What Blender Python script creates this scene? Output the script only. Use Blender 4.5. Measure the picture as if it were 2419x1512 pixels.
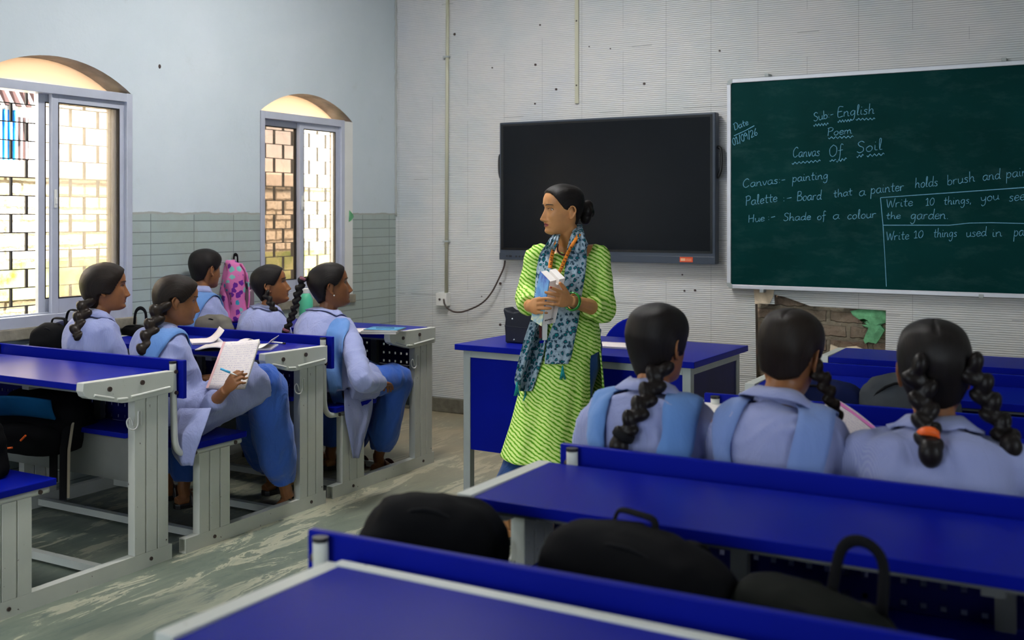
import bpy, bmesh, math, random
import numpy as np
from mathutils import Vector, Matrix, noise
from mathutils.bvhtree import BVHTree

for _o in list(bpy.data.objects):
    bpy.data.objects.remove(_o)
SC = bpy.context.scene
COL = SC.collection
PI = math.pi
random.seed(7)

# ------------------------------------------------------------------ camera
EYE = Vector((0.0, 0.0, 1.38))
YAW = math.radians(29.5)
FOC, CX, HY = 2510.0, 1209.5, 510.0          # in pixels of the 2419 x 1512 frame
cam_d = bpy.data.cameras.new('camera')
cam = bpy.data.objects.new('camera', cam_d)
COL.objects.link(cam)
cam.location = EYE
cam.rotation_euler = (PI / 2, 0, YAW)
cam_d.sensor_width = 36.0
cam_d.lens = FOC / 2419.0 * 36.0
cam_d.shift_y = -(756.0 - HY) / 2419.0
cam_d.clip_start = 0.05
cam_d.dof.use_dof = True
cam_d.dof.focus_distance = 4.75
cam_d.dof.aperture_fstop = 3.2
SC.camera = cam

# ------------------------------------------------------------------ sky, sun, exposure
W = bpy.data.worlds.new('sky')
SC.world = W
W.use_nodes = True
W.node_tree.nodes['Background'].inputs[0].default_value = (0.80, 0.90, 1.0, 1)
W.node_tree.nodes['Background'].inputs[1].default_value = 6.0
sun_d = bpy.data.lights.new('sun', 'SUN')
sun_d.energy = 34.0
sun_d.angle = math.radians(1.0)
sun_d.color = (1.0, 0.95, 0.88)
sun = bpy.data.objects.new('sun', sun_d)
COL.objects.link(sun)
sun.rotation_euler = Vector((-0.50, -0.18, -1.0)).to_track_quat('-Z', 'Y').to_euler()
SC.view_settings.view_transform = 'Standard'
SC.view_settings.look = 'None'
SC.view_settings.gamma = 1.0
SC.view_settings.use_curve_mapping = False
SC.view_settings.exposure = 0.36
SC.cycles.use_denoising = True
SC.cycles.max_bounces = 8
SC.cycles.diffuse_bounces = 5
SC.cycles.glossy_bounces = 3
SC.cycles.transparent_max_bounces = 12
SC.cycles.caustics_reflective = False
SC.cycles.caustics_refractive = False
SC.cycles.sample_clamp_indirect = 6.0

FWD = Vector((-math.sin(YAW), math.cos(YAW), 0))
RGT = Vector((math.cos(YAW), math.sin(YAW), 0))


def at(u, v, x=None, y=None, z=None, d=None):
    """the place in the room that pixel (u, v) of the photograph shows, on a plane x, y or z = const, or d metres in"""
    r = FWD + RGT * ((u - CX) / FOC) + Vector((0, 0, (HY - v) / FOC))
    if x is not None:
        t = x / r.x
    elif y is not None:
        t = y / r.y
    elif z is not None:
        t = (z - EYE.z) / r.z
    else:
        t = d
    return EYE + r * t


# ------------------------------------------------------------------ materials
def lin(c):
    c = c / 255.0
    return c / 12.92 if c <= 0.04045 else ((c + 0.055) / 1.055) ** 2.4


def rgb(r, g, b):
    return (lin(r), lin(g), lin(b), 1.0)


class NT:
    def __init__(self, name):
        self.m = bpy.data.materials.new(name)
        self.m.use_nodes = True
        self.t = self.m.node_tree
        self.p = self.t.nodes['Principled BSDF']
        self.out = self.t.nodes['Material Output']

    def n(self, typ, **kw):
        nd = self.t.nodes.new(typ)
        ins = kw.pop('ins', {})
        for k, v in kw.items():
            setattr(nd, k, v)
        for k, v in ins.items():
            self.set(nd.inputs[k], v)
        return nd

    def set(self, sock, v):
        if hasattr(v, 'is_output'):
            self.t.links.new(v, sock)
        else:
            sock.default_value = v

    def math(self, op, a, b=None, c=None):
        nd = self.n('ShaderNodeMath', operation=op)
        self.set(nd.inputs[0], a)
        if b is not None:
            self.set(nd.inputs[1], b)
        if c is not None:
            self.set(nd.inputs[2], c)
        return nd.outputs[0]

    def coord(self, kind='Object'):
        return self.n('ShaderNodeTexCoord').outputs[kind]

    def mapping(self, vec, scale=(1, 1, 1), rot=(0, 0, 0), loc=(0, 0, 0)):
        nd = self.n('ShaderNodeMapping', ins={'Vector': vec, 'Scale': scale, 'Rotation': rot, 'Location': loc})
        return nd.outputs[0]

    def noise(self, vec, scale=5, detail=3, rough=0.5, dist=0.0):
        nd = self.n('ShaderNodeTexNoise', ins={'Vector': vec, 'Scale': scale, 'Detail': detail, 'Roughness': rough, 'Distortion': dist})
        return nd.outputs['Fac']

    def ramp(self, fac, stops, interp='LINEAR'):
        nd = self.n('ShaderNodeValToRGB', ins={'Fac': fac})
        cr = nd.color_ramp
        cr.interpolation = interp
        while len(cr.elements) < len(stops):
            cr.elements.new(0.5)
        for e, (p, c) in zip(cr.elements, stops):
            e.position = p
            e.color = c
        return nd.outputs[0]

    def mix(self, fac, a, b, mode='MIX'):
        nd = self.n('ShaderNodeMix', data_type='RGBA', blend_type=mode)
        self.set(nd.inputs['Factor'], fac)
        self.set(nd.inputs['A'], a)
        self.set(nd.inputs['B'], b)
        return nd.outputs['Result']

    def bump(self, h, strength=0.3, dist=0.01):
        nd = self.n('ShaderNodeBump', ins={'Height': h, 'Strength': strength, 'Distance': dist})
        self.t.links.new(nd.outputs[0], self.p.inputs['Normal'])

    def base(self, c, rough=0.5, spec=0.5, metal=0.0, coat=0.0):
        self.set(self.p.inputs['Base Color'], c)
        self.set(self.p.inputs['Roughness'], rough)
        self.p.inputs['Specular IOR Level'].default_value = spec
        self.p.inputs['Metallic'].default_value = metal
        self.p.inputs['Coat Weight'].default_value = coat
        return self.m


def plain(name, c, rough=0.5, spec=0.5, metal=0.0, var=0.12, scale=8.0, coat=0.0, bump=0.0, bscale=60):
    t = NT(name)
    co = t.coord()
    f = t.noise(co, scale, 4)
    dark = tuple(x * (1 - var) for x in c[:3]) + (1,)
    lite = tuple(min(1, x * (1 + var)) for x in c[:3]) + (1,)
    col = t.ramp(f, [(0.3, dark), (0.7, lite)])
    if bump:
        t.bump(t.noise(co, bscale, 3), bump, 0.004)
    return t.base(col, rough, spec, metal, coat)


M = {}
M['blue'] = plain('blue laminate', (0.0035, 0.009, 0.27, 1), 0.30, 0.06, var=0.10, scale=3)
M['blue2'] = plain('dark blue panel', (0.006, 0.008, 0.10, 1), 0.45, 0.2)
M['alu'] = plain('aluminium frame', rgb(196, 200, 214), 0.38, 0.5, 0.25, var=0.05)
M['grey_metal'] = plain('grey painted steel', rgb(165, 172, 172), 0.45, var=0.06)
M['plate'] = plain('grey sheet steel', rgb(112, 114, 112), 0.5, var=0.08)
M['black'] = plain('black plastic', rgb(22, 22, 24), 0.4)
M['bolt'] = plain('rusty bolt', rgb(62, 48, 44), 0.5)
M['white_pl'] = plain('white plastic', rgb(225, 224, 220), 0.4, var=0.03)
M['cream'] = plain('cream plastic', rgb(190, 188, 165), 0.45, var=0.04)
M['paper'] = plain('paper', rgb(232, 226, 222), 0.8, 0.2, var=0.04)
M['tie_black'] = plain('black fabric', rgb(16, 16, 18), 0.8, 0.2)
M['red'] = plain('maroon bead', rgb(90, 20, 22), 0.4)
M['orange'] = plain('orange rubber', rgb(235, 95, 20), 0.5)
M['rose'] = plain('rose elastic', rgb(130, 75, 90), 0.7)
M['gold'] = plain('gold', rgb(200, 150, 80), 0.3, metal=0.8)
M['green_glass'] = plain('green glass', rgb(40, 130, 50), 0.15)
M['shoe'] = plain('black leather', rgb(24, 22, 22), 0.45)
M['shoe_maroon'] = plain('maroon leather', rgb(70, 28, 34), 0.5)


def m_white_metal():
    t = NT('white painted steel')
    co = t.coord()
    f = t.noise(co, 3.0, 5)
    col = t.ramp(f, [(0.3, rgb(190, 194, 188)), (0.7, rgb(212, 213, 204))])
    chip = t.noise(co, 38, 4, 0.6)
    k = t.ramp(chip, [(0.70, (0, 0, 0, 1)), (0.73, (1, 1, 1, 1))])
    col = t.mix(k, col, rgb(70, 52, 44))
    return t.base(col, 0.42, 0.45)


M['white_metal'] = m_white_metal()


def m_plaster():
    t = NT('pale blue plaster')
    co = t.coord()
    a = t.noise(co, 1.3, 5, 0.6)
    col = t.ramp(a, [(0.25, rgb(192, 203, 209)), (0.75, rgb(208, 216, 222))])
    b = t.noise(co, 6, 6, 0.7)
    k = t.ramp(b, [(0.60, (0, 0, 0, 1)), (0.80, (1, 1, 1, 1))])
    col = t.mix(t.math('MULTIPLY', k, 0.35), col, rgb(180, 186, 186))
    # tiles up to a ragged line at 1.39 m
    sep = t.n('ShaderNodeSeparateXYZ', ins={0: co})
    z, y = sep.outputs[2], sep.outputs[1]
    yz = t.n('ShaderNodeCombineXYZ', ins={0: y, 1: z, 2: 0.0}).outputs[0]
    br = t.n('ShaderNodeTexBrick', offset=0.0, squash=1.0,
             ins={'Vector': yz, 'Color1': rgb(168, 180, 176), 'Color2': rgb(158, 170, 165), 'Mortar': rgb(106, 116, 113),
                  'Scale': 1.0, 'Mortar Size': 0.0022, 'Brick Width': 0.31, 'Row Height': 0.0615})
    dirt = t.noise(co, 9, 5, 0.65)
    tile = t.mix(t.math('MULTIPLY', t.ramp(dirt, [(0.45, (0, 0, 0, 1)), (0.8, (1, 1, 1, 1))]), 0.45), br.outputs[0], rgb(150, 152, 138))
    edge = t.math('ADD', 1.388, t.math('MULTIPLY', t.math('SUBTRACT', t.noise(co, 14, 3), 0.5), 0.02))
    istile = t.math('LESS_THAN', z, edge)
    col = t.mix(istile, col, tile)
    rim = t.math('LESS_THAN', t.math('ABSOLUTE', t.math('SUBTRACT', z, t.math('ADD', edge, 0.006))), 0.006)
    col = t.mix(t.math('MULTIPLY', rim, 0.7), col, rgb(150, 146, 130))
    h = t.math('ADD', t.math('MULTIPLY', t.noise(co, 45, 3), 0.35), t.math('MULTIPLY', br.outputs[1], t.math('MULTIPLY', istile, -0.6)))
    t.bump(h, 0.35, 0.006)
    return t.base(col, t.math('SUBTRACT', 0.75, t.math('MULTIPLY', istile, 0.40)), 0.4)


M['plaster'] = m_plaster()
M['ceil'] = plain('darkened ceiling paint', rgb(172, 172, 168), 0.8, 0.2, var=0.03)  # unseen ceiling, albedo lowered to cut bounced fill and deepen shadows
M['side_wall'] = plain('side wall paint', rgb(176, 178, 174), 0.8, 0.2, var=0.05)


def m_pvc():
    t = NT('ribbed white wall panels')
    co = t.coord()
    sep = t.n('ShaderNodeSeparateXYZ', ins={0: co})
    x, z = sep.outputs[0], sep.outputs[2]
    a = t.noise(co, 1.6, 4, 0.6)
    col = t.ramp(a, [(0.3, rgb(200, 208, 210)), (0.55, rgb(220, 218, 216)), (0.75, rgb(206, 209, 214))])
    st = t.noise(t.mapping(co, (1.2, 1, 60)), 3, 3)
    col = t.mix(t.math('MULTIPLY', st, 0.16), col, rgb(176, 178, 176))
    # seams: 0.293 m wide boards, long horizontal joints
    fx = t.math('ABSOLUTE', t.math('SUBTRACT', t.math('FRACT', t.math('DIVIDE', t.math('ADD', x, 10.06), 0.293)), 0.5))
    seam = t.math('GREATER_THAN', fx, 0.4955)
    patch = t.math('GREATER_THAN', t.noise(t.mapping(co, (3.4, 1, 0.9)), 2.0, 2), 0.44)
    seam = t.math('MULTIPLY', seam, patch)
    fz = t.math('ABSOLUTE', t.math('SUBTRACT', t.math('FRACT', t.math('DIVIDE', z, 0.41)), 0.5))
    hs = t.math('MULTIPLY', t.math('GREATER_THAN', fz, 0.494), t.math('GREATER_THAN', t.noise(t.mapping(co, (1.3, 1, 1.3), loc=(4, 0, 0)), 2.2, 2), 0.60))
    line = t.math('MAXIMUM', seam, hs)
    col = t.mix(t.math('MULTIPLY', line, 0.42), col, rgb(96, 100, 100))
    w = t.math('SINE', t.math('MULTIPLY', z, PI / 0.0125))
    w = t.math('POWER', t.math('ABSOLUTE', w), 0.55)
    groove = t.ramp(w, [(0.30, (1, 1, 1, 1)), (0.70, (0, 0, 0, 1))])
    col = t.mix(t.math('MULTIPLY', groove, t.math('ADD', 0.22, t.math('MULTIPLY', st, 0.5))), col, rgb(104, 108, 112))
    t.bump(t.math('SUBTRACT', w, t.math('MULTIPLY', line, 0.5)), 0.7, 0.004)
    return t.base(col, 0.42, 0.4)


M['pvc'] = m_pvc()


def m_floor():
    t = NT('green veined marble floor')
    co = t.coord()
    rot = t.mapping(co, (2.6, 0.62, 1.0), (0, 0, math.radians(-17)))
    warp = t.n('ShaderNodeTexNoise', ins={'Vector': rot, 'Scale': 1.6, 'Detail': 4.0})
    v = t.n('ShaderNodeVectorMath', operation='ADD', ins={0: rot})
    s = t.n('ShaderNodeVectorMath', operation='SCALE', ins={0: warp.outputs['Color'], 'Scale': 0.75})
    t.t.links.new(s.outputs[0], v.inputs[1])
    f = t.noise(v.outputs[0], 2.4, 9, 0.70, 0.5)
    col = t.ramp(f, [(0.22, rgb(92, 106, 98)), (0.42, rgb(112, 122, 110)), (0.525, rgb(124, 132, 118)), (0.545, rgb(184, 182, 158)),
                     (0.64, rgb(160, 164, 146)), (0.67, rgb(104, 120, 116)), (0.82, rgb(92, 110, 108))])
    sparse = t.ramp(t.noise(rot, 0.9, 2), [(0.34, (0, 0, 0, 1)), (0.50, (1, 1, 1, 1))])
    plain_c = t.ramp(t.noise(v.outputs[0], 3.5, 6, 0.65), [(0.3, rgb(92, 104, 96)), (0.7, rgb(124, 130, 116))])
    col = t.mix(sparse, plain_c, col)
    f2 = t.noise(v.outputs[0], 5.5, 8, 0.7, 1.2)
    k = t.ramp(f2, [(0.56, (0, 0, 0, 1)), (0.66, (1, 1, 1, 1))])
    col = t.mix(t.math('MULTIPLY', k, 0.55), col, rgb(74, 92, 94))
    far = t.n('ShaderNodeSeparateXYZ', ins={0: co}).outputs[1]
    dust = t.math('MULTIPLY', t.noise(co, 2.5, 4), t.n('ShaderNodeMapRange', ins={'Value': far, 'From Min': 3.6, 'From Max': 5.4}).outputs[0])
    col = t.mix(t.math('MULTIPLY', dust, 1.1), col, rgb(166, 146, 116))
    t.bump(t.noise(co, 40, 4), 0.08, 0.003)
    return t.base(col, 0.42, 0.4)


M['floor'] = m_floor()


def m_brick(name, c1, c2, mo, bw, rh, ms, rough=0.9, bump=0.8, axis='y', noise_amt=0.5, stain=(0.25, 0.24, 0.2, 1)):
    t = NT(name)
    co = t.coord()
    sep = t.n('ShaderNodeSeparateXYZ', ins={0: co})
    a = sep.outputs[1] if axis == 'y' else sep.outputs[0]
    vec = t.n('ShaderNodeCombineXYZ', ins={0: a, 1: sep.outputs[2], 2: 0.0}).outputs[0]
    wob = t.n('ShaderNodeTexNoise', ins={'Vector': co, 'Scale': 14.0, 'Detail': 3.0})
    v2 = t.n('ShaderNodeVectorMath', operation='SCALE', ins={0: wob.outputs['Color'], 'Scale': 0.03})
    v3 = t.n('ShaderNodeVectorMath', operation='ADD', ins={0: vec, 1: v2.outputs[0]})
    br = t.n('ShaderNodeTexBrick', ins={'Vector': v3.outputs[0], 'Color1': c1, 'Color2': c2, 'Mortar': mo, 'Scale': 1.0,
                                         'Mortar Size': ms, 'Brick Width': bw, 'Row Height': rh, 'Mortar Smooth': 0.3})
    n = t.noise(co, 7, 6, 0.7)
    col = t.mix(t.math('MULTIPLY', t.ramp(n, [(0.4, (0, 0, 0, 1)), (0.75, (1, 1, 1, 1))]), noise_amt), br.outputs[0], stain)
    t.bump(t.math('SUBTRACT', t.noise(co, 30, 5), t.math('MULTIPLY', br.outputs[1], 1.2)), bump, 0.02)
    return t.base(col, rough, 0.2)


M['ext_brick'] = m_brick('sunlit old brick', rgb(232, 216, 188), rgb(222, 204, 170), rgb(120, 104, 80), 0.24, 0.085, 0.010, stain=rgb(206, 190, 160))
M['old_brick'] = m_brick('crumbling bare brick', rgb(118, 96, 84), rgb(128, 112, 98), rgb(120, 112, 98), 0.24, 0.085, 0.014, axis='x', noise_amt=1.0, bump=1.0,
                         stain=rgb(140, 130, 112))


def m_hair(name='black hair', c=(0.010, 0.007, 0.006, 1)):
    t = NT(name)
    st = t.n('ShaderNodeAttribute', attribute_name='strand').outputs['Fac']
    co = t.coord()
    v = t.n('ShaderNodeCombineXYZ', ins={0: t.math('MULTIPLY', st, 60.0), 1: t.math('MULTIPLY', t.noise(co, 5, 2), 2.0), 2: 0.0}).outputs[0]
    n = t.noise(v, 1.6, 4, 0.65)
    col = t.ramp(n, [(0.3, tuple(x * 0.5 for x in c[:3]) + (1,)), (0.7, tuple(x * 2.0 for x in c[:3]) + (1,))])
    t.bump(n, 0.45, 0.004)
    t.base(col, 0.40, 0.20)
    return t.m


M['hair'] = m_hair(c=(0.0075, 0.0055, 0.005, 1))
M['hair_brown'] = m_hair('dark brown hair', (0.012, 0.0075, 0.005, 1))


def m_skin(name, c, lip):
    t = NT(name)
    at_ = t.n('ShaderNodeAttribute', attribute_name='lip')
    n = t.noise(t.coord(), 22, 4)
    col = t.ramp(n, [(0.3, tuple(x * 0.86 for x in c[:3]) + (1,)), (0.7, tuple(x * 1.1 for x in c[:3]) + (1,))])
    col = t.mix(at_.outputs['Fac'], col, lip)
    t.base(col, 0.45, 0.4)
    t.p.inputs['Subsurface Weight'].default_value = 0.08
    t.p.inputs['Subsurface Radius'].default_value = (0.012, 0.005, 0.003)
    t.p.inputs['Subsurface Scale'].default_value = 1.0
    return t.m


M['skin_t'] = m_skin('warm brown skin', rgb(196, 138, 88), rgb(128, 52, 56))
M['skin_g'] = m_skin('deep brown skin', rgb(142, 92, 56), rgb(110, 62, 52))
M['skin_g2'] = m_skin('dark brown skin', rgb(124, 78, 48), rgb(100, 56, 48))
M['eye_white'] = plain('eye white', rgb(196, 186, 176), 0.2, var=0.02)
M['iris'] = plain('dark iris', rgb(22, 14, 12), 0.12, var=0.02)
M['nail'] = plain('red nail', rgb(160, 50, 50), 0.25)


def m_cloth(name, c, c2, period=0.0042, amt=0.34, rough=0.85, wr=0.4):
    t = NT(name)
    co = t.coord()
    sep = t.n('ShaderNodeSeparateXYZ', ins={0: co})
    s = t.math('SINE', t.math('MULTIPLY', t.math('ADD', sep.outputs[0], t.math('MULTIPLY', sep.outputs[1], 0.8)), 2 * PI / period))
    k = t.math('MULTIPLY', t.math('GREATER_THAN', s, 0.25), amt)
    col = t.mix(k, c, c2)
    n = t.noise(co, 5, 4)
    col = t.mix(t.math('MULTIPLY', n, 0.16), col, tuple(x * 0.62 for x in c[:3]) + (1,))
    t.bump(t.noise(t.mapping(co, (9, 9, 5)), 1.6, 4, 0.55, 0.8), wr, 0.03)
    t.base(col, rough, 0.15)
    t.p.inputs['Sheen Weight'].default_value = 0.2
    return t.m


M['shirt'] = m_cloth('lavender striped cotton', rgb(142, 150, 196), rgb(184, 187, 214))
M['scarf'] = m_cloth('sky blue sash cotton', rgb(98, 138, 198), rgb(102, 142, 202), wr=0.2)
M['scarf_pale'] = m_cloth('pale blue sash cotton', rgb(120, 144, 200), rgb(126, 150, 204), wr=0.2)
M['salwar'] = m_cloth('blue cotton', rgb(58, 98, 186), rgb(62, 102, 190), wr=0.5)
M['navy_cloth'] = m_cloth('navy cotton', rgb(28, 62, 112), rgb(30, 64, 116), wr=0.4)


def m_kurta():
    t = NT('lime green rippled stripe cotton')
    co = t.coord()
    sep = t.n('ShaderNodeSeparateXYZ', ins={0: co})
    # her width runs along the room's picture-right direction
    u = t.math('ADD', t.math('MULTIPLY', sep.outputs[0], 0.87), t.math('MULTIPLY', sep.outputs[1], 0.49))
    ph = t.math('ADD', t.math('MULTIPLY', sep.outputs[2], 0.86), t.math('MULTIPLY', u, 0.52))
    wob = t.math('MULTIPLY', t.math('SUBTRACT', t.noise(co, 9, 3), 0.5), 0.030)
    wob2 = t.math('MULTIPLY', t.math('SUBTRACT', t.noise(co, 45, 2), 0.5), 0.007)
    ph = t.math('ADD', ph, t.math('ADD', wob, wob2))
    s = t.math('SINE', t.math('MULTIPLY', ph, 2 * PI / 0.0150))
    blot = t.noise(co, 70, 2)
    col = t.ramp(t.math('ADD', t.math('MULTIPLY', s, 0.42), t.math('ADD', 0.13, t.math('MULTIPLY', blot, 0.55))),
                 [(0.0, rgb(82, 150, 32)), (0.10, rgb(112, 178, 42)), (0.28, rgb(176, 220, 96)), (0.62, rgb(216, 238, 150))])
    t.bump(t.noise(t.mapping(co, (6, 6, 3)), 1.5, 4), 0.35, 0.03)
    return t.base(col, 0.85, 0.15)


M['kurta'] = m_kurta()


def m_print():
    t = NT('teal leaf printed scarf')
    co = t.coord()
    wob = t.n('ShaderNodeTexNoise', ins={'Vector': co, 'Scale': 40.0, 'Detail': 2.0})
    v2 = t.n('ShaderNodeVectorMath', operation='SCALE', ins={0: wob.outputs['Color'], 'Scale': 0.022})
    v3 = t.n('ShaderNodeVectorMath', operation='ADD', ins={0: co, 1: v2.outputs[0]})
    vo = t.n('ShaderNodeTexVoronoi', ins={'Vector': v3.outputs[0], 'Scale': 50.0, 'Randomness': 0.85})
    d = vo.outputs['Distance']
    col = t.ramp(d, [(0.0, rgb(14, 128, 130)), (0.27, rgb(24, 112, 122)), (0.32, rgb(30, 52, 70)), (0.45, rgb(60, 88, 104)), (0.50, rgb(150, 172, 188)), (0.8, rgb(168, 186, 200))])
    vein = t.noise(co, 90, 2)
    col = t.mix(t.math('MULTIPLY', t.math('LESS_THAN', vein, 0.42), 0.35), col, rgb(70, 96, 116))
    return t.base(col, 0.85, 0.15)


M['print'] = m_print()


def m_pink():
    t = NT('pink butterfly print fabric')
    co = t.coord()
    vo = t.n('ShaderNodeTexVoronoi', ins={'Vector': co, 'Scale': 24.0, 'Randomness': 0.9})
    pick = t.n('ShaderNodeSeparateColor', ins={0: vo.outputs['Color']})
    wob = t.math('MULTIPLY', t.math('SUBTRACT', t.noise(co, 70, 2), 0.5), 0.5)
    blob = t.math('LESS_THAN', t.math('ADD', vo.outputs['Distance'], wob), 0.40)
    spot = t.ramp(pick.outputs[0], [(0.0, rgb(112, 38, 150)), (0.34, rgb(60, 160, 190)), (0.6, rgb(130, 196, 190)), (0.8, rgb(226, 120, 180))], 'CONSTANT')
    col = t.mix(blob, rgb(224, 122, 182), spot)
    return t.base(col, 0.6, 0.3)


M['pink'] = m_pink()


def bagmat(name, c, rough=0.75):
    return plain(name, c, rough, 0.06, var=0.3, scale=6, bump=0.5, bscale=14)


M['bag_black'] = bagmat('black bag nylon', rgb(14, 14, 16))
M['bag_olive'] = bagmat('dark olive bag nylon', rgb(26, 28, 25))
M['bag_navy'] = bagmat('navy bag nylon', rgb(18, 26, 62))
M['bag_grey'] = bagmat('charcoal grey bag nylon', rgb(62, 66, 70))
M['bag_taupe'] = bagmat('taupe bag nylon', rgb(104, 100, 92))
M['bag_teal'] = bagmat('petrol blue bag nylon', rgb(14, 70, 112))
M['strap'] = plain('webbing', rgb(22, 22, 24), 0.8, 0.08)
M['strap_beige'] = plain('beige webbing', rgb(150, 140, 122), 0.8)
M['leather'] = plain('navy black leather', rgb(20, 24, 36), 0.35)


def m_glass(name, tint, haze, hazecol=(0.9, 0.88, 0.84, 1), emit=0.0):
    t = NT(name)
    tr = t.n('ShaderNodeBsdfTransparent', ins={'Color': tint})
    gl = t.n('ShaderNodeBsdfGlossy', ins={'Color': (1, 1, 1, 1), 'Roughness': 0.03})
    lw = t.n('ShaderNodeLayerWeight', ins={'Blend': 0.5})
    fr = t.math('ADD', 0.03, t.math('MULTIPLY', t.math('POWER', lw.outputs['Facing'], 4.0), 0.7))
    mx = t.n('ShaderNodeMixShader', ins={0: fr, 1: tr.outputs[0], 2: gl.outputs[0]})
    tl = t.n('ShaderNodeBsdfTranslucent', ins={'Color': hazecol})
    m2 = t.n('ShaderNodeMixShader', ins={0: haze, 1: mx.outputs[0], 2: tl.outputs[0]})
    t.t.links.new(m2.outputs[0], t.out.inputs[0])
    return t.m


M['glass'] = m_glass('dusty window glass', (0.90, 0.88, 0.85, 1), 0.06)
M['glass_haze'] = m_glass('milky window glass', (0.86, 0.83, 0.80, 1), 0.16)
M['glass_tint'] = m_glass('brown tinted glass', (0.33, 0.295, 0.275, 1), 0.04)


def m_sheet():
    t = NT('cream translucent sheet')
    d = t.n('ShaderNodeBsdfDiffuse', ins={'Color': rgb(240, 228, 214)})
    tl = t.n('ShaderNodeBsdfTranslucent', ins={'Color': rgb(255, 240, 224)})
    mx = t.n('ShaderNodeMixShader', ins={0: 0.42, 1: d.outputs[0], 2: tl.outputs[0]})
    t.t.links.new(mx.outputs[0], t.out.inputs[0])
    return t.m


M['sheet'] = m_sheet()


def m_board():
    t = NT('green chalkboard')
    co = t.coord()
    n = t.noise(co, 1.8, 5, 0.6)
    col = t.ramp(n, [(0.3, rgb(0, 46, 45)), (0.7, rgb(4, 57, 56))])
    sm = t.noise(t.mapping(co, (2, 1, 5), (0, 0.25, 0)), 2.2, 6, 0.7)
    col = t.mix(t.math('MULTIPLY', t.ramp(sm, [(0.5, (0, 0, 0, 1)), (0.9, (1, 1, 1, 1))]), 0.22), col, rgb(90, 130, 128))
    return t.base(col, 0.6, 0.06)


M['board'] = m_board()
M['chalk'] = plain('pale blue chalk', rgb(120, 184, 214), 0.95, 0.1, var=0.15, scale=90)
M['screen'] = plain('dark screen glass', rgb(16, 19, 24), 0.22, 0.16, var=0.05)
M['bezel'] = plain('slate bezel', rgb(52, 62, 76), 0.4, var=0.05)
M['bezel_black'] = plain('black screen border', rgb(4, 5, 7), 0.25)
M['concrete'] = plain('stained concrete skirt', rgb(110, 106, 94), 0.9, 0.2, var=0.35, scale=12, bump=0.6)
M['sill'] = plain('weathered grey sill', rgb(140, 134, 120), 0.85, 0.2, var=0.3, scale=14, bump=0.5)
M['soffit'] = plain('bare brown render', rgb(136, 126, 118), 0.9, 0.2, var=0.3, scale=9, bump=0.5)
M['green_paint'] = plain('flaking mint paint', rgb(112, 178, 130), 0.85, 0.2, var=0.3, scale=26, bump=0.5)
M['cream_patch'] = plain('cream plaster lump', rgb(226, 208, 182), 0.9, 0.2, var=0.1, scale=25, bump=0.7)
M['iron'] = plain('black iron', rgb(26, 22, 24), 0.6)


def link(name, mesh, parent=None):
    o = bpy.data.objects.new(name, mesh)
    COL.objects.link(o)
    if parent is not None:
        o.parent = parent
    return o


def tag(o, label=None, cat=None, group=None, kind=None):
    if label:
        o['label'] = label
    if cat:
        o['category'] = cat
    if group:
        o['group'] = group
    if kind:
        o['kind'] = kind
    return o


def thing(name, label, cat, loc=(0, 0, 0), rz=0.0, group=None):
    o = bpy.data.objects.new(name, None)
    COL.objects.link(o)
    o.location = loc
    o.rotation_euler = (0, 0, rz)
    return tag(o, label, cat, group)


KIDS = {}


def dup(root, loc, rz=0.0, label=None, group=None):
    """a copy of a thing with copies of its parts and their sub-parts (mesh data shared)"""
    def cp(o, par):
        c = o.copy()
        COL.objects.link(c)
        if par is not None:
            c.parent = par
        for ch in [k for k in bpy.data.objects if k.parent == o]:
            cp(ch, c)
        return c
    r = cp(root, None)
    r.location = loc
    r.rotation_euler = (0, 0, rz)
    if label:
        r['label'] = label
    if group:
        r['group'] = group
    return r


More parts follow.
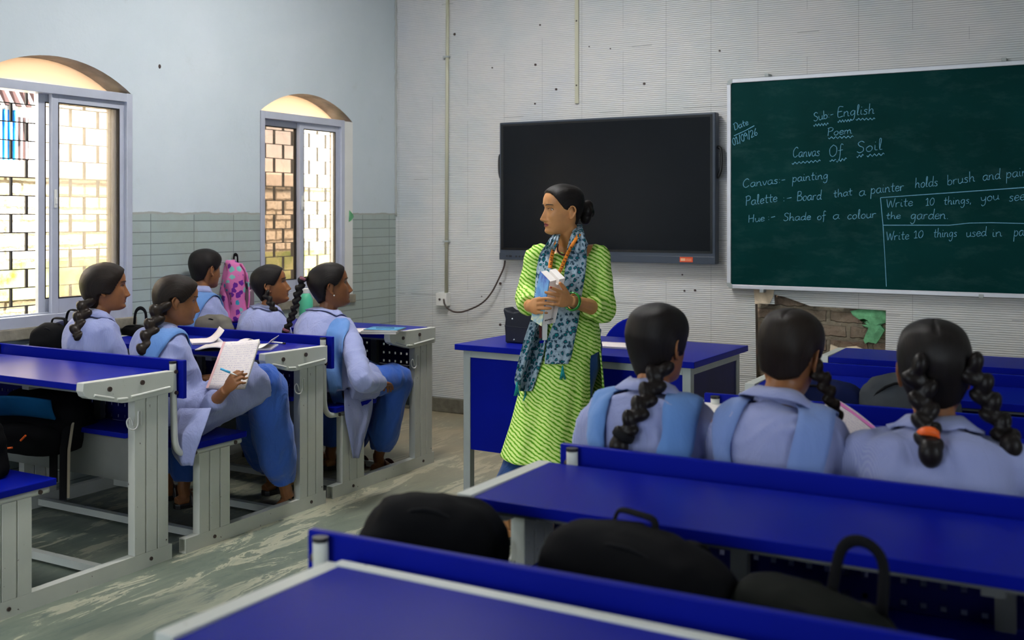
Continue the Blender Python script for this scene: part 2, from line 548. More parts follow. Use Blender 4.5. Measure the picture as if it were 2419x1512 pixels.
class MB:
    """collects vertices and faces; build() makes ONE mesh object"""

    def __init__(self):
        self.v, self.f, self.mi = [], [], []
        self.cur = 0

    def add(self, vs, fs):
        o = len(self.v)
        self.v.extend([tuple(p) for p in vs])
        for f in fs:
            self.f.append(tuple(i + o for i in f))
            self.mi.append(self.cur)
        return self

    def box(self, x0, x1, y0, y1, z0, z1):
        return self.add([(x0, y0, z0), (x1, y0, z0), (x1, y1, z0), (x0, y1, z0), (x0, y0, z1), (x1, y0, z1), (x1, y1, z1), (x0, y1, z1)],
                        [(0, 3, 2, 1), (4, 5, 6, 7), (0, 1, 5, 4), (1, 2, 6, 5), (2, 3, 7, 6), (3, 0, 4, 7)])

    def prism(self, poly, axis, a, b):
        """extrude a 2-D polygon along axis from a to b; poly coords are the other two axes in xyz order"""
        def p3(p, h):
            return {'x': (h, p[0], p[1]), 'y': (p[0], h, p[1]), 'z': (p[0], p[1], h)}[axis]
        n = len(poly)
        vs = [p3(p, a) for p in poly] + [p3(p, b) for p in poly]
        fs = [tuple(range(n))[::-1], tuple(range(n, 2 * n))]
        fs += [(i, (i + 1) % n, n + (i + 1) % n, n + i) for i in range(n)]
        return self.add(vs, fs)

    def tube(self, path, rad, n=10, up=(0, 0, 1), cap=True, power=2.0):
        path = [Vector(p) for p in path]
        if not isinstance(rad, (list, tuple)):
            rad = [rad] * len(path)
        rad = [(r, r) if not isinstance(r, (list, tuple)) else r for r in rad]
        rings = []
        N = len(path)
        prev = None
        for i, p in enumerate(path):
            t = (path[min(i + 1, N - 1)] - path[max(i - 1, 0)])
            t = t.normalized() if t.length > 1e-9 else Vector((0, 0, 1))
            if prev is None:
                u = Vector(up)
                if abs(u.normalized().dot(t)) > 0.98:
                    u = Vector((0, 1, 0)) if abs(t.y) < 0.9 else Vector((1, 0, 0))
                s = t.cross(u).normalized()
            else:
                s = (prev - t * prev.dot(t))
                s = s.normalized() if s.length > 1e-6 else prev
            prev = s
            w = s.cross(t)
            ring = []
            for k in range(n):
                a = 2 * PI * k / n
                c, sn = math.cos(a), math.sin(a)
                if power != 2.0:
                    c = math.copysign(abs(c) ** (2 / power), c)
                    sn = math.copysign(abs(sn) ** (2 / power), sn)
                ring.append(p + s * (rad[i][0] * c) + w * (rad[i][1] * sn))
            rings.append(ring)
        return self.rings(rings, cap)

    def rings(self, rings, cap=True, closed=True):
        n = len(rings[0])
        vs = [p for r in rings for p in r]
        fs = []
        for i in range(len(rings) - 1):
            for k in range(n if closed else n - 1):
                k2 = (k + 1) % n
                fs.append((i * n + k, i * n + k2, (i + 1) * n + k2, (i + 1) * n + k))
        if cap and closed:
            fs.append(tuple(range(n))[::-1])
            fs.append(tuple(range((len(rings) - 1) * n, len(rings) * n)))
        return self.add(vs, fs)

    def ball(self, c, r, n=12, m=8, mat=None):
        c = Vector(c)
        r = (r, r, r) if not isinstance(r, (list, tuple)) else r
        rings = []
        for i in range(1, m):
            th = PI * i / m
            ring = []
            for k in range(n):
                a = 2 * PI * k / n
                p = Vector((r[0] * math.sin(th) * math.cos(a), r[1] * math.sin(th) * math.sin(a), -r[2] * math.cos(th)))
                if mat is not None:
                    p = mat @ p
                ring.append(c + p)
            rings.append(ring)
        top, bot = Vector((0, 0, r[2])), Vector((0, 0, -r[2]))
        if mat is not None:
            top, bot = mat @ top, mat @ bot
        o = len(self.v)
        self.rings(rings, cap=False)
        b = len(self.v)
        self.v.extend([tuple(c + bot), tuple(c + top)])
        for k in range(n):
            self.f.append((b, o + (k + 1) % n, o + k)); self.mi.append(self.cur)
            q = o + (m - 2) * n
            self.f.append((b + 1, q + k, q + (k + 1) % n)); self.mi.append(self.cur)
        return self

    def cyl(self, a, b, r, n=14, r2=None):
        return self.tube([a, b], [r, r if r2 is None else r2], n)

    def grid(self, fn, nu, nv):
        vs = [fn(i / nu, j / nv) for j in range(nv + 1) for i in range(nu + 1)]
        fs = [(j * (nu + 1) + i, j * (nu + 1) + i + 1, (j + 1) * (nu + 1) + i + 1, (j + 1) * (nu + 1) + i) for j in range(nv) for i in range(nu)]
        return self.add(vs, fs)

    def mesh(self, name, mats):
        me = bpy.data.meshes.new(name)
        me.from_pydata(self.v, [], self.f)
        for m in (mats if isinstance(mats, (list, tuple)) else [mats]):
            me.materials.append(m)
        me.polygons.foreach_set('material_index', self.mi)
        bm = bmesh.new()
        bm.from_mesh(me)
        bmesh.ops.recalc_face_normals(bm, faces=bm.faces)
        bm.to_mesh(me)
        bm.free()
        me.update()
        return me

    def build(self, name, mats, parent=None, smooth=False, bevel=0.0, solid=0.0, origin=None, subd=0):
        if origin is not None:
            o3 = Vector(origin)
            self.v = [tuple(Vector(p) - o3) for p in self.v]
        me = self.mesh(name, mats)
        o = link(name, me, parent)
        if origin is not None and parent is None:
            o.location = origin
        if smooth:
            me.polygons.foreach_set('use_smooth', [True] * len(me.polygons))
        if solid:
            md = o.modifiers.new('solid', 'SOLIDIFY')
            md.thickness = solid
            md.offset = 0
        if bevel:
            md = o.modifiers.new('bevel', 'BEVEL')
            md.width = bevel
            md.segments = 2
            md.limit_method = 'ANGLE'
        if subd:
            md = o.modifiers.new('sub', 'SUBSURF')
            md.levels = md.render_levels = subd
        return o


def cr(pts, n):
    """Catmull-Rom through points (any dimension), n samples per span"""
    P = [np.array(p, float) for p in pts]
    P = [2 * P[0] - P[1]] + P + [2 * P[-1] - P[-2]]
    out = []
    for i in range(1, len(P) - 2):
        for k in range(n):
            t = k / n
            a, b, c, d = P[i - 1], P[i], P[i + 1], P[i + 2]
            out.append(0.5 * ((2 * b) + (-a + c) * t + (2 * a - 5 * b + 4 * c - d) * t * t + (-a + 3 * b - 3 * c + d) * t ** 3))
    out.append(P[-2])
    return out


def limb(mb, pts, rads, n=14, k=5, up=(0, 0, 1)):
    """smooth tapered limb; rads are (a, b) or r at each point"""
    rr = [(r, r) if not isinstance(r, (list, tuple)) else r for r in rads]
    q = cr([tuple(Vector(p)) + tuple(r) for p, r in zip(pts, rr)], k)
    return mb.tube([Vector(x[:3]) for x in q], [(max(x[3], 1e-3), max(x[4], 1e-3)) for x in q], n, up)


def remesh(mb, voxel, smooth_it=3, fac=0.5):
    """voxel-unite the collected shapes into one continuous surface; returns a mesh"""
    me = mb.mesh('tmp', [])
    o = link('tmp', me)
    md = o.modifiers.new('r', 'REMESH')
    md.mode = 'VOXEL'
    md.voxel_size = voxel
    md.use_smooth_shade = True
    if smooth_it:
        s = o.modifiers.new('s', 'SMOOTH')
        s.factor = fac
        s.iterations = smooth_it
    dg = bpy.context.evaluated_depsgraph_get()
    new = bpy.data.meshes.new_from_object(o.evaluated_get(dg))
    bpy.data.objects.remove(o)
    bpy.data.meshes.remove(me)
    return new


def displace(me, fn):
    n = len(me.vertices)
    co = np.empty(n * 3)
    me.vertices.foreach_get('co', co)
    no = np.empty(n * 3)
    me.vertex_normals.foreach_get('vector', no)
    co = co.reshape(-1, 3)
    no = no.reshape(-1, 3)
    for i in range(n):
        d = fn(Vector(co[i]))
        co[i] += no[i] * d
    me.vertices.foreach_set('co', co.ravel())
    me.update()


def shift(me, org):
    me.transform(Matrix.Translation(-Vector(org)))

# ================================================================== THE ROOM
XL, YB, XR, YR, ZC = -4.52, 6.28, 3.0, -2.4, 3.4


def sheet_with_holes(name, mat, outer, holes, place, reveal=None, rmat=None, depth=0.0):
    """flat sheet (2-D outline with holes) put into the room by place(a, b, d); reveals run back by depth"""
    bm = bmesh.new()
    edges = []
    for loop in [outer] + holes:
        vs = [bm.verts.new((p[0], p[1], 0)) for p in loop]
        for i in range(len(vs)):
            edges.append(bm.edges.new((vs[i], vs[(i + 1) % len(vs)])))
    bmesh.ops.triangle_fill(bm, use_beauty=True, use_dissolve=False, edges=edges)
    mb = MB()
    bm.verts.index_update()
    mb.add([place(v.co.x, v.co.y, 0) for v in bm.verts], [tuple(v.index for v in f.verts) for f in bm.faces])
    bm.free()
    if depth:
        mb.cur = 1
        for h in holes:
            n = len(h)
            vs = [place(p[0], p[1], 0) for p in h] + [place(p[0], p[1], depth) for p in h]
            mb.add(vs, [(i, (i + 1) % n, n + (i + 1) % n, n + i) for i in range(n)])
    me = bpy.data.meshes.new(name)
    me.from_pydata(mb.v, [], mb.f)
    me.materials.append(mat)
    if rmat:
        me.materials.append(rmat)
    me.polygons.foreach_set('material_index', mb.mi)
    o = link(name, me)
    return tag(o, kind='structure')


WIN = [(1.135, 2.035), (3.005, 3.905), (4.875, 5.775)]
WZ0, WZ1, APEX = 0.825, 2.02, 2.165


def arch(y0, y1, n=18):
    c, hw, s = (y0 + y1) / 2, (y1 - y0) / 2, APEX - WZ1
    R = (hw * hw + s * s) / (2 * s)
    a0 = math.asin(hw / R)
    return [(c + R * math.sin(a0 - 2 * a0 * i / n), WZ1 - (R - s) + R * math.cos(a0 - 2 * a0 * i / n)) for i in range(n + 1)]


holes = [[(a, WZ0), (b, WZ0)] + arch(a, b) for a, b in WIN]
sheet_with_holes('wall_left', M['plaster'], [(YR, 0), (YB, 0), (YB, ZC), (YR, ZC)], holes, lambda a, b, d: (XL - d, a, b), True, M['soffit'], 0.20)

# back wall: ribbed panels, a broken corner showing the old masonry behind
hp = [(1784, 718.5), (1830, 718.5), (1829, 696), (1852, 701), (1916, 723.6), (2093, 733)]
hole = [(at(u, v, y=YB).x, at(u, v, y=YB).z) for u, v in hp]
hole = hole + [(hole[-1][0] - 0.01, 0.22), (hole[0][0] + 0.01, 0.22)]
hole_c = (sum(p[0] for p in hole) / len(hole), sum(p[1] for p in hole) / len(hole))
sheet_with_holes('wall_back', M['pvc'], [(XL, 0), (XR, 0), (XR, ZC), (XL, ZC)], [hole], lambda a, b, d: (a, YB + d, b), True, M['soffit'], 0.05)
mb = MB()
mb.grid(lambda a, b: (-2.15 + 1.4 * a, YB + 0.05 + 0.03 * noise.noise(Vector((a * 9, b * 7, 1))), 0.1 + 0.95 * b), 60, 40)
tag(mb.build('wall_masonry', M['old_brick'], smooth=True), kind='structure')

# rough lump of plaster at the hole's upper corner, flakes of green paint lower down
wb = bpy.data.objects['wall_masonry']


def flake(name, px, mat, parent, dy=0.012, y=YB + 0.028):
    P = [at(u, v, y=y) for u, v in px]
    c = sum(P, Vector()) / len(P)
    m = MB()
    n = len(P)
    fr = [p + Vector((0, -0.004, 0)) for p in P]
    mid = [c.lerp(p, 0.6) + Vector((0, -dy, 0)) for p in P]
    vs = [tuple(p + Vector((0, 0.03, 0))) for p in P] + [tuple(p) for p in fr] + [tuple(p) for p in mid] + [tuple(c + Vector((0, -dy, 0)))]
    fs = []
    for i in range(n):
        j = (i + 1) % n
        fs += [(i, j, n + j, n + i), (n + i, n + j, 2 * n + j, 2 * n + i), (2 * n + i, 2 * n + j, 3 * n)]
    m.add(vs, fs)
    return m.build(name, mat, parent)


gp = flake('paint_flake', [(2009, 735), (2030, 731), (2060, 732), (2092, 736), (2093, 762), (2080, 768), (2090, 780), (2078, 800), (2070, 812), (2052, 808),
                           (2044, 812), (2040, 803), (2050, 785), (2052, 776), (2036, 768), (2056, 765), (2052, 750), (2034, 742), (2015, 745)], M['green_paint'], wb)
gp['label'] = 'flaking mint green paint'
pl = flake('plaster_patch', [(1960, 838), (1962, 814), (1985, 826), (2000, 820), (2022, 818), (2045, 828), (2090, 838), (2090, 850), (1960, 850)], M['cream_patch'], wb)
pl['label'] = 'cream plaster left along the bottom of the hole'
cpz = MB()
q = [at(u, v, y=YB) for u, v in [(1781, 683), (1829, 685), (1827, 700), (1818, 718), (1800, 717), (1784, 718)]]
cpz.prism([(p.x, p.z) for p in q], 'y', YB - 0.006, YB + 0.01)
w_back = bpy.data.objects['wall_back']
cpo = cpz.build('plaster_patch', M['cream_patch'], w_back)
cpo['label'] = 'cream patch above the broken corner'

# screws and plug holes scattered over the panels
for (u, v, r) in [(1074, 81, 4.5), (1276, 59, 3), (1163, 160, 2.5), (1265, 153, 4), (1314, 211, 4), (1264, 245, 3), (1522, 198, 4), (1700, 120, 3),
                  (1182, 670, 4.5), (1182, 767, 4.5), (1617, 687, 3), (1642, 686, 3.5), (1612, 649, 2.5), (1442, 115, 2), (1392, 110, 2), (1138, 700, 2)]:
    p = at(u, v, y=YB)
    m = MB()
    m.tube([(p.x, YB + 0.004, p.z), (p.x, YB - 0.004, p.z)], [r / 400.0, r / 480.0], 8)
    m.build('screw', M['bolt'], w_back)

mb = MB()
mb.box(XL, XR, YB - 0.022, YB + 0.0, 0.0, 0.10)
tag(mb.build('baseboard_back', M['concrete'], bevel=0.006), kind='structure')
mb = MB()
mb.box(XL - 0.5, XR + 0.3, YR - 0.3, YB + 0.3, -0.06, 0.0)
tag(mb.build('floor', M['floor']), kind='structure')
mb = MB()
mb.box(XL - 0.2, XR + 0.2, YR - 0.2, YB + 0.2, ZC, ZC + 0.15)
tag(mb.build('ceiling', M['ceil']), kind='structure')
# right and rear walls, out of view, with openings added to let fill light in
sheet_with_holes('wall_right', M['side_wall'], [(YR, 0), (YB, 0), (YB, ZC), (YR, ZC)], [[(0.2, 1.0), (1.7, 1.0), (1.7, 2.3), (0.2, 2.3)]],
                 lambda a, b, d: (XR + d, a, b), True, M['side_wall'], 0.2)
sheet_with_holes('wall_rear', M['side_wall'], [(XL, 0), (XR, 0), (XR, ZC), (XL, ZC)], [[(-3.6, 0.9), (-1.6, 0.9), (-1.6, 2.5), (-3.6, 2.5)]],
                 lambda a, b, d: (a, YR - d, b), True, M['side_wall'], 0.2)

# a lumpy bead of plaster in the corner of the two walls
mb = MB()
pts = [(XL + 0.006 + 0.006 * noise.noise(Vector((0, 3, i * 0.9))), YB - 0.006, 1.38 + i * 0.04) for i in range(51)]
mb.tube(pts, [0.009 + 0.005 * noise.noise(Vector((7, i * 1.3, 0))) for i in range(51)], 8)
tag(mb.build('trim_corner', M['side_wall'], smooth=True), kind='structure')


# ------------------------------------------------------------------ windows
def frame_ring(mb, x0, x1, y0, y1, z0, z1, w, wb_=None, wt=None):
    wb_ = wb_ or w
    wt = wt or w
    mb.box(x0, x1, y0, y0 + w, z0, z1)
    mb.box(x0, x1, y1 - w, y1, z0, z1)
    mb.box(x0, x1, y0 + w, y1 - w, z0, z0 + wb_)
    mb.box(x0, x1, y0 + w, y1 - w, z1 - wt, z1)


def window(n, y0, y1, right_at, left_at, fy1=None, filler=False, glass_l=None, glass_r=None):
    """sliding window in the left wall; right_at / left_at are the y ranges where the two sashes stand"""
    w = bpy.data.objects.new('window_%d' % n, None)
    COL.objects.link(w)
    w.location = (XL, y0, WZ0)
    tag(w, kind='structure')
    fy1 = fy1 or y1
    X = lambda x: x - XL

    def mk(name, mats, mb, **k):
        mb.v = [(p[0] - XL, p[1] - y0, p[2] - WZ0) for p in mb.v]
        return mb.build(name, mats, w, **k)
    m = MB()
    frame_ring(m, XL - 0.085, XL + 0.004, y0 + 0.004, fy1, WZ0 + 0.02, WZ1 + 0.004, 0.036, 0.055, 0.045)
    m.box(XL - 0.045, XL - 0.040, y0 + 0.03, fy1 - 0.03, WZ0 + 0.075, WZ0 + 0.082)
    mk('frame', M['alu'], m, bevel=0.002)
    for (a, b), dx, gl in ((right_at, -0.030, glass_r), (left_at, -0.064, glass_l)):
        m = MB()
        frame_ring(m, XL + dx - 0.012, XL + dx + 0.012, a, b, WZ0 + 0.075, WZ1 - 0.040, 0.040, 0.075, 0.042)
        s = mk('sash', M['alu'], m, bevel=0.002)
        g = MB()
        g.box(XL + dx - 0.002, XL + dx + 0.002, a + 0.04, b - 0.04, WZ0 + 0.15, WZ1 - 0.082)
        mk('pane', gl, g)
        g = MB()
        frame_ring(g, XL + dx - 0.008, XL + dx + 0.0125, a + 0.036, b - 0.036, WZ0 + 0.146, WZ1 - 0.078, 0.006)
        mk('rubber_seal', M['black'], g)
    # latch on the right sash
    a = right_at[0]
    m = MB()
    m.box(XL - 0.018, XL - 0.010, a + 0.012, a + 0.026, 1.42, 1.51)
    m.box(XL - 0.014, XL - 0.002, a + 0.016, a + 0.022, 1.44, 1.47)
    mk('latch', M['white_pl'], m, bevel=0.001)
    # iron grille outside in a running-bond pattern
    m = MB()
    zs = [WZ0 + 0.02 + 0.0905 * i for i in range(14)]
    for z in zs:
        m.box(XL - 0.165, XL - 0.161, y0, y1, z - 0.0025, z + 0.0025)
    yy = y0 + 0.05
    for i in range(13):
        k = yy + (0.085 if i % 2 else 0.0)
        while k < y1 - 0.02:
            m.box(XL - 0.170, XL - 0.158, k - 0.0055, k + 0.0055, zs[i], zs[i + 1])
            k += 0.17
    g = mk('grille', M['iron'], m)
    # cream sheet closing the arch behind the frame
    m = MB()
    ar = arch(y0 + 0.002, y1 - 0.002)
    m.prism([(p[0], p[1]) for p in ar] + [(y0, WZ1 - 0.02), (y1, WZ1 - 0.02)][0:0], 'x', XL - 0.150, XL - 0.147)
    mk('arch_panel', M['sheet'], m)
    m = MB()
    m.box(XL - 0.20, XL + 0.018, y0 - 0.03, y1 + 0.02, WZ0 - 0.035, WZ0 + 0.022)
    mk('sill', M['sill'], m, bevel=0.006)
    if filler:
        m = MB()
        m.box(XL - 0.10, XL + 0.003, fy1, y1 + 0.004, WZ0 + 0.02, WZ1)
        mk('plaster_reveal', M['white_pl'], m, bevel=0.004)
    return w


window(1, WIN[1][0], WIN[1][1], (3.43, 3.875), (3.38, 3.85), glass_r=M['glass_haze'], glass_l=M['glass'])
window(2, WIN[2][0], WIN[2][1], (5.26, 5.655), (4.91, 5.30), fy1=5.69, filler=True, glass_r=M['glass'], glass_l=M['glass_tint'])
window(3, WIN[0][0], WIN[0][1], (1.55, 2.0), (1.17, 1.6), glass_r=M['glass'], glass_l=M['glass'])
fl = MB()
q = [at(u, v, x=XL) for u, v in [(824, 497), (832, 506), (834, 512), (829, 520), (823, 524)]]
fl.prism([(p.y, p.z) for p in q], 'x', XL - 0.002, XL + 0.007)
o = fl.build('paint_flake', M['green_paint'], bpy.data.objects['wall_left'])
p = at(377, 157, x=XL)
fl = MB()
fl.ball((XL, p.y, p.z), (0.006, 0.009, 0.012), 8, 6)
fl.build('plug_hole', M['bolt'], bpy.data.objects['wall_left'])

# ------------------------------------------------------------------ outside: the house next door
XE = -6.15
nb = thing('neighbouring_house', 'sunlit brick house wall with a blue shutter seen through the left window', 'building', (XE, 3.6, 0))


def nbp(name, mat, mb, **k):
    mb.v = [(p[0] - XE, p[1] - 3.6, p[2]) for p in mb.v]
    return mb.build(name, mat, nb, **k)


m = MB()
zt = at(60, 420, x=XE).z
m.box(XE - 0.25, XE, -1.0, 12.0, -0.05, zt)
nbp('brick_wall', M['ext_brick'], m)
m = MB()
m.box(XE - 0.20, XE + 0.03, -1.0, 12.0, zt, at(60, 381, x=XE).z)
nbp('ledge', M['cream_patch'], m, bevel=0.01)
m = MB()
zl = at(60, 381, x=XE).z
m.box(XE - 0.30, XE - 0.16, -1.0, 12.0, zl, 3.6)
nbp('upper_wall', plain('limewash', rgb(236, 226, 214), 0.9, 0.1), m)
ys0, ys1 = at(-40, 300, x=XE).y, at(72, 300, x=XE).y
m = MB()
z2 = at(40, 256, x=XE).z
for i in range(9):
    a = ys0 + (ys1 - ys0) * i / 9
    m.box(XE - 0.16, XE - 0.12, a + 0.006, a + (ys1 - ys0) / 9 - 0.006, zl, z2)
nbp('shutter', plain('sky blue paint', rgb(40, 150, 220), 0.5), m)
m = MB()
for i in range(12):
    a = ys0 + (ys1 - ys0) * i / 9
    m.cyl((XE - 0.09, a, zl), (XE - 0.09, a, z2 + 0.02), 0.006, 8)
nbp('window_bar', M['white_pl'], m)
m = MB()
ya, yb2 = at(70, 330, x=XE).y, at(98, 330, x=XE).y
m.box(XE - 0.16, XE - 0.13, ya, yb2, zl, at(80, 275, x=XE).z)
nbp('door_post', plain('dark brown wood', rgb(58, 36, 34), 0.7), m)
m = MB()
z3 = at(50, 212, x=XE).z
m.box(XE - 0.16, XE - 0.10, ys0, yb2 + 0.02, z2 + 0.03, z3 + 0.2)
nbp('eave_board', plain('brown board', rgb(70, 46, 44), 0.8), m)
m = MB()
for i in range(9):
    a = ys0 + i * 0.075
    m.tube([(XE - 0.02, a + 0.16, z2 + 0.0), (XE - 0.06, a, z3 + 0.22)], 0.010, 8)
nbp('awning_batten', M['white_pl'], m)
# mossy strip along the foot of the brickwork
m = MB()
m.grid(lambda a, b: (XE + 0.03 - 0.02 * b + 0.012 * noise.noise(Vector((a * 100, b * 4, 2))), -1 + 13.0 * a, 0.84 + 0.24 * b), 160, 8)
mo = NT('mossy render')
mo.base(mo.ramp(mo.noise(mo.coord(), 5, 6, 0.7), [(0.35, rgb(104, 124, 34)), (0.6, rgb(186, 180, 120))]), 0.95, 0.1)
nbp('mossy_plinth', mo.m, m, smooth=True)
m = MB()
m.box(XE, XL - 0.2, YR, 12.0, -0.2, -0.12)
tag(m.build('exterior_ground', plain('pale dusty ground', rgb(214, 200, 176), 0.95, 0.1)), kind='structure')


# ------------------------------------------------------------------ ceiling tube lamps; the rear and right ones are unseen, added for fill
def tube_lamp(x, y, rz, watt, label):
    t = thing('tube_lamp', label, 'lamp', (x, y, ZC), rz)
    m = MB()
    m.box(-0.62, 0.62, -0.035, 0.035, -0.04, 0.0)
    m.build('housing', M['white_pl'], t, bevel=0.004)
    m = MB()
    m.cyl((-0.6, 0, -0.058), (0.6, 0, -0.058), 0.016)
    em = NT('lit tube')
    em.p.inputs['Emission Color'].default_value = (1, 0.97, 0.92, 1)
    em.p.inputs['Emission Strength'].default_value = 6.0
    m.build('light_tube', em.m, t, smooth=True)
    d = bpy.data.lights.new('tube_light', 'AREA')
    d.shape = 'RECTANGLE'
    d.size, d.size_y = 1.2, 0.12
    d.energy = watt
    d.color = (1.0, 0.985, 0.965)
    l = bpy.data.objects.new('tube_light', d)
    COL.objects.link(l)
    l.parent = t
    l.location = (0, 0, -0.085)
    return t


tube_lamp(-2.95, 4.2, PI / 2, 46, 'white ceiling tube lamp above the front of the left bench row')
tube_lamp(-2.9, 1.5, PI / 2, 23, 'added fill tube lamp, unseen, above the rear of the left bench row')  # lamp added to brighten the rear left of the room
tube_lamp(0.9, 3.2, 0, 3, 'added fill tube lamp, unseen, above the right bench row')  # weak extra lamp added to lift the right side


# area lamps added as fill behind the two unseen wall openings
def fill_lamp(name, loc, rot, sx, sy, watt, color):
    d = bpy.data.lights.new(name, 'AREA')
    d.shape = 'RECTANGLE'
    d.size, d.size_y = sx, sy
    d.energy = watt
    d.color = color
    l = bpy.data.objects.new(name, d)
    COL.objects.link(l)
    l.location = loc
    l.rotation_euler = rot


fill_lamp('fill_rear', (-2.6, YR - 0.15, 1.7), (PI / 2, 0, 0), 2.0, 1.6, 12, (0.92, 0.96, 1.0))
fill_lamp('fill_right', (XR + 0.15, 0.95, 1.65), (PI / 2, 0, PI / 2), 1.5, 1.3, 3, (0.9, 0.95, 1.0))


# ================================================================== BENCHES WITH DESKS
def build_unit(L, strip=False, seat_dx=0.0, ys=1.0):
    t = bpy.data.objects.new('bench_desk', None)
    COL.objects.link(t)
    wm = M['white_metal']
    for s in (0, 1):
        X = lambda a, b: (a, b) if s == 0 else (L - b, L - a)   # a..b measured in from the end
        x0, x1 = X(0.012, 0.050)
        m = MB()
        # open square tube on the floor
        e = 0.004
        m.box(x0, x1, 0, 0.887, 0.0, e); m.box(x0, x1, 0, 0.887, 0.056, 0.060)
        m.box(x0, x0 + e, 0, 0.887, e, 0.056); m.box(x1 - e, x1, 0, 0.887, e, 0.056)
        m.box(x0 + e, x1 - e, 0.02, 0.875, e, 0.056)
        r = m.build('base_rail', wm, t)
        xo = x0 if s == 0 else x1
        for yb in (0.16, 0.78):
            b = MB()
            b.cyl((xo - 0.004 if s == 0 else xo + 0.004, yb, 0.03), (xo, yb, 0.03), 0.0075, 10)
            b.build('bolt', M['bolt'], r)

        def fluted(y0, y1, z0, z1, name):
            m = MB()
            w = (y1 - y0 - 0.012) / 3
            for k in range(3):
                a = y0 + k * (w + 0.006)
                m.box(x0, x1, a, a + w, z0, z1)
            for k in range(2):
                a = y0 + (k + 1) * w + k * 0.006
                m.box(x0 + 0.006, x1 - 0.006, a, a + 0.006, z0, z1)
            return m.build(name, wm, t, bevel=0.0015)
        fluted(0.075, 0.25, 0.06, 0.395, 'seat_leg')
        fluted(0.70, 0.868, 0.06, 0.70, 'desk_leg')
        # shaped end bracket under the desk top
        poly = [(0.455, 0.765), (0.885, 0.757), (0.885, 0.680), (0.876, 0.672), (0.66, 0.664), (0.63, 0.666), (0.478, 0.705), (0.462, 0.715), (0.452, 0.735)]
        a, b2 = X(0.0, 0.038)
        m = MB()
        m.prism(poly, 'x', a, b2)
        xs = a if s == 0 else b2
        sg = -1 if s == 0 else 1
        m.tube([(xs + sg * 0.001, 0.50, 0.714), (xs + sg * 0.001, 0.59, 0.690)], 0.006, 8)
        m.tube([(xs + sg * 0.001, 0.605, 0.684), (xs + sg * 0.001, 0.655, 0.680)], 0.006, 8)
        m.tube([(xs + sg * 0.001, 0.67, 0.684), (xs + sg * 0.001, 0.865, 0.694)], 0.006, 8)
        br = m.build('bracket', wm, t, bevel=0.003)
        for (yb, zb) in ((0.57, 0.728), (0.725, 0.732)):
            b = MB()
            b.cyl((xs + sg * 0.006, yb, zb), (xs - sg * 0.002, yb, zb), 0.0095, 12)
            b.build('bolt', M['bolt'], br)
        # bent seat tube carrying backrest and seat
        xc = (0.030 if s == 0 else L - 0.030) + (seat_dx if s == 0 else 0)
        m = MB()
        path = cr([(xc, -0.052, 0.785), (xc, -0.050, 0.70), (xc, -0.046, 0.56), (xc, -0.040, 0.46), (xc, -0.012, 0.415), (xc, 0.04, 0.403), (xc, 0.18, 0.403), (xc, 0.325, 0.403)], 5)
        m.tube([tuple(p) for p in path], [(0.015, 0.013)] * len(path), 12)
        st = m.build('seat_tube', wm, t, smooth=True)
        m = MB()
        m.cyl((xc, -0.052, 0.783), (xc, -0.052, 0.791), 0.0155, 12)
        m.build('tube_cap', M['black'], st)
        for (yb, zb) in ((-0.050, 0.75), (-0.048, 0.665), (0.055, 0.403), (0.285, 0.403)):
            b = MB()
            d = -0.016 if s == 0 else 0.016
            b.cyl((xc + d * 1.25, yb, zb), (xc + d * 0.7, yb, zb), 0.008, 10)
            b.build('bolt', M['bolt'], st)
        # wire bag hook inside the desk leg
        xh = x0 - 0.004 if s == 0 else x1 + 0.004
        sg2 = -1 if s == 0 else 1
        m = MB()
        hx = xh - 0.002 * sg2
        m.tube([tuple(p) for p in cr([(hx, 0.715, 0.62), (hx, 0.712, 0.565), (hx, 0.69, 0.553), (hx, 0.667, 0.565), (hx, 0.660, 0.59), (hx, 0.672, 0.602), (hx, 0.683, 0.590), (hx, 0.69, 0.568)], 4)], 0.003, 6)
        m.tube([(hx, 0.715, 0.62), (hx, 0.727, 0.62), (hx, 0.727, 0.565)], 0.003, 6)
        m.build('hook', M['white_pl'], t, smooth=True)
    m = MB(); m.box(0.04, L - 0.04, 0.455, 0.862, 0.735, 0.760); m.build('desk_top', M['blue'], t, bevel=0.002)
    m = MB(); m.box(0.045, L - 0.045, 0.475, 0.50, 0.724, 0.735); m.box(0.045, L - 0.045, 0.83, 0.86, 0.70, 0.735)
    for xx in (L * 0.33, L * 0.67):
        m.box(xx - 0.02, xx + 0.02, 0.50, 0.86, 0.705, 0.735)
        m.box(xx - 0.02, xx + 0.02, 0.835, 0.86, 0.50, 0.735)
    m.build('under_frame', M['plate'], t)
    m = MB(); m.box(-0.012 + seat_dx, L + 0.012, -0.036, -0.016, 0.640, 0.795); m.build('backrest', M['blue'], t, bevel=0.003)
    m = MB(); m.box(0.004 + seat_dx, L - 0.004, 0.018, 0.345, 0.417, 0.442); m.build('seat', M['blue'], t, bevel=0.003)
    m = MB(); m.box(0.05, L - 0.05, 0.685, 0.86, 0.515, 0.535); m.build('shelf', M['blue'], t, bevel=0.002)
    # modesty panel pierced with square holes
    m = MB()
    px, pz, hs = 0.040, 0.047, 0.013
    nx = int((L - 0.12) / px)
    xs0 = 0.052
    x1e = xs0 + nx * px
    zz = [0.545 + pz * k for k in range(4)]
    m.box(xs0, L - 0.052, 0.866, 0.872, 0.535, zz[0])
    for k, z in enumerate(zz):
        for i in range(nx):
            m.box(xs0 + i * px, xs0 + (i + 1) * px - hs, 0.866, 0.872, z, z + hs)
        m.box(x1e, L - 0.052, 0.866, 0.872, z, z + hs)
        m.box(xs0, L - 0.052, 0.866, 0.872, z + hs, zz[k + 1] if k < 3 else 0.735)
    m.build('modesty_panel', M['blue2'], t)
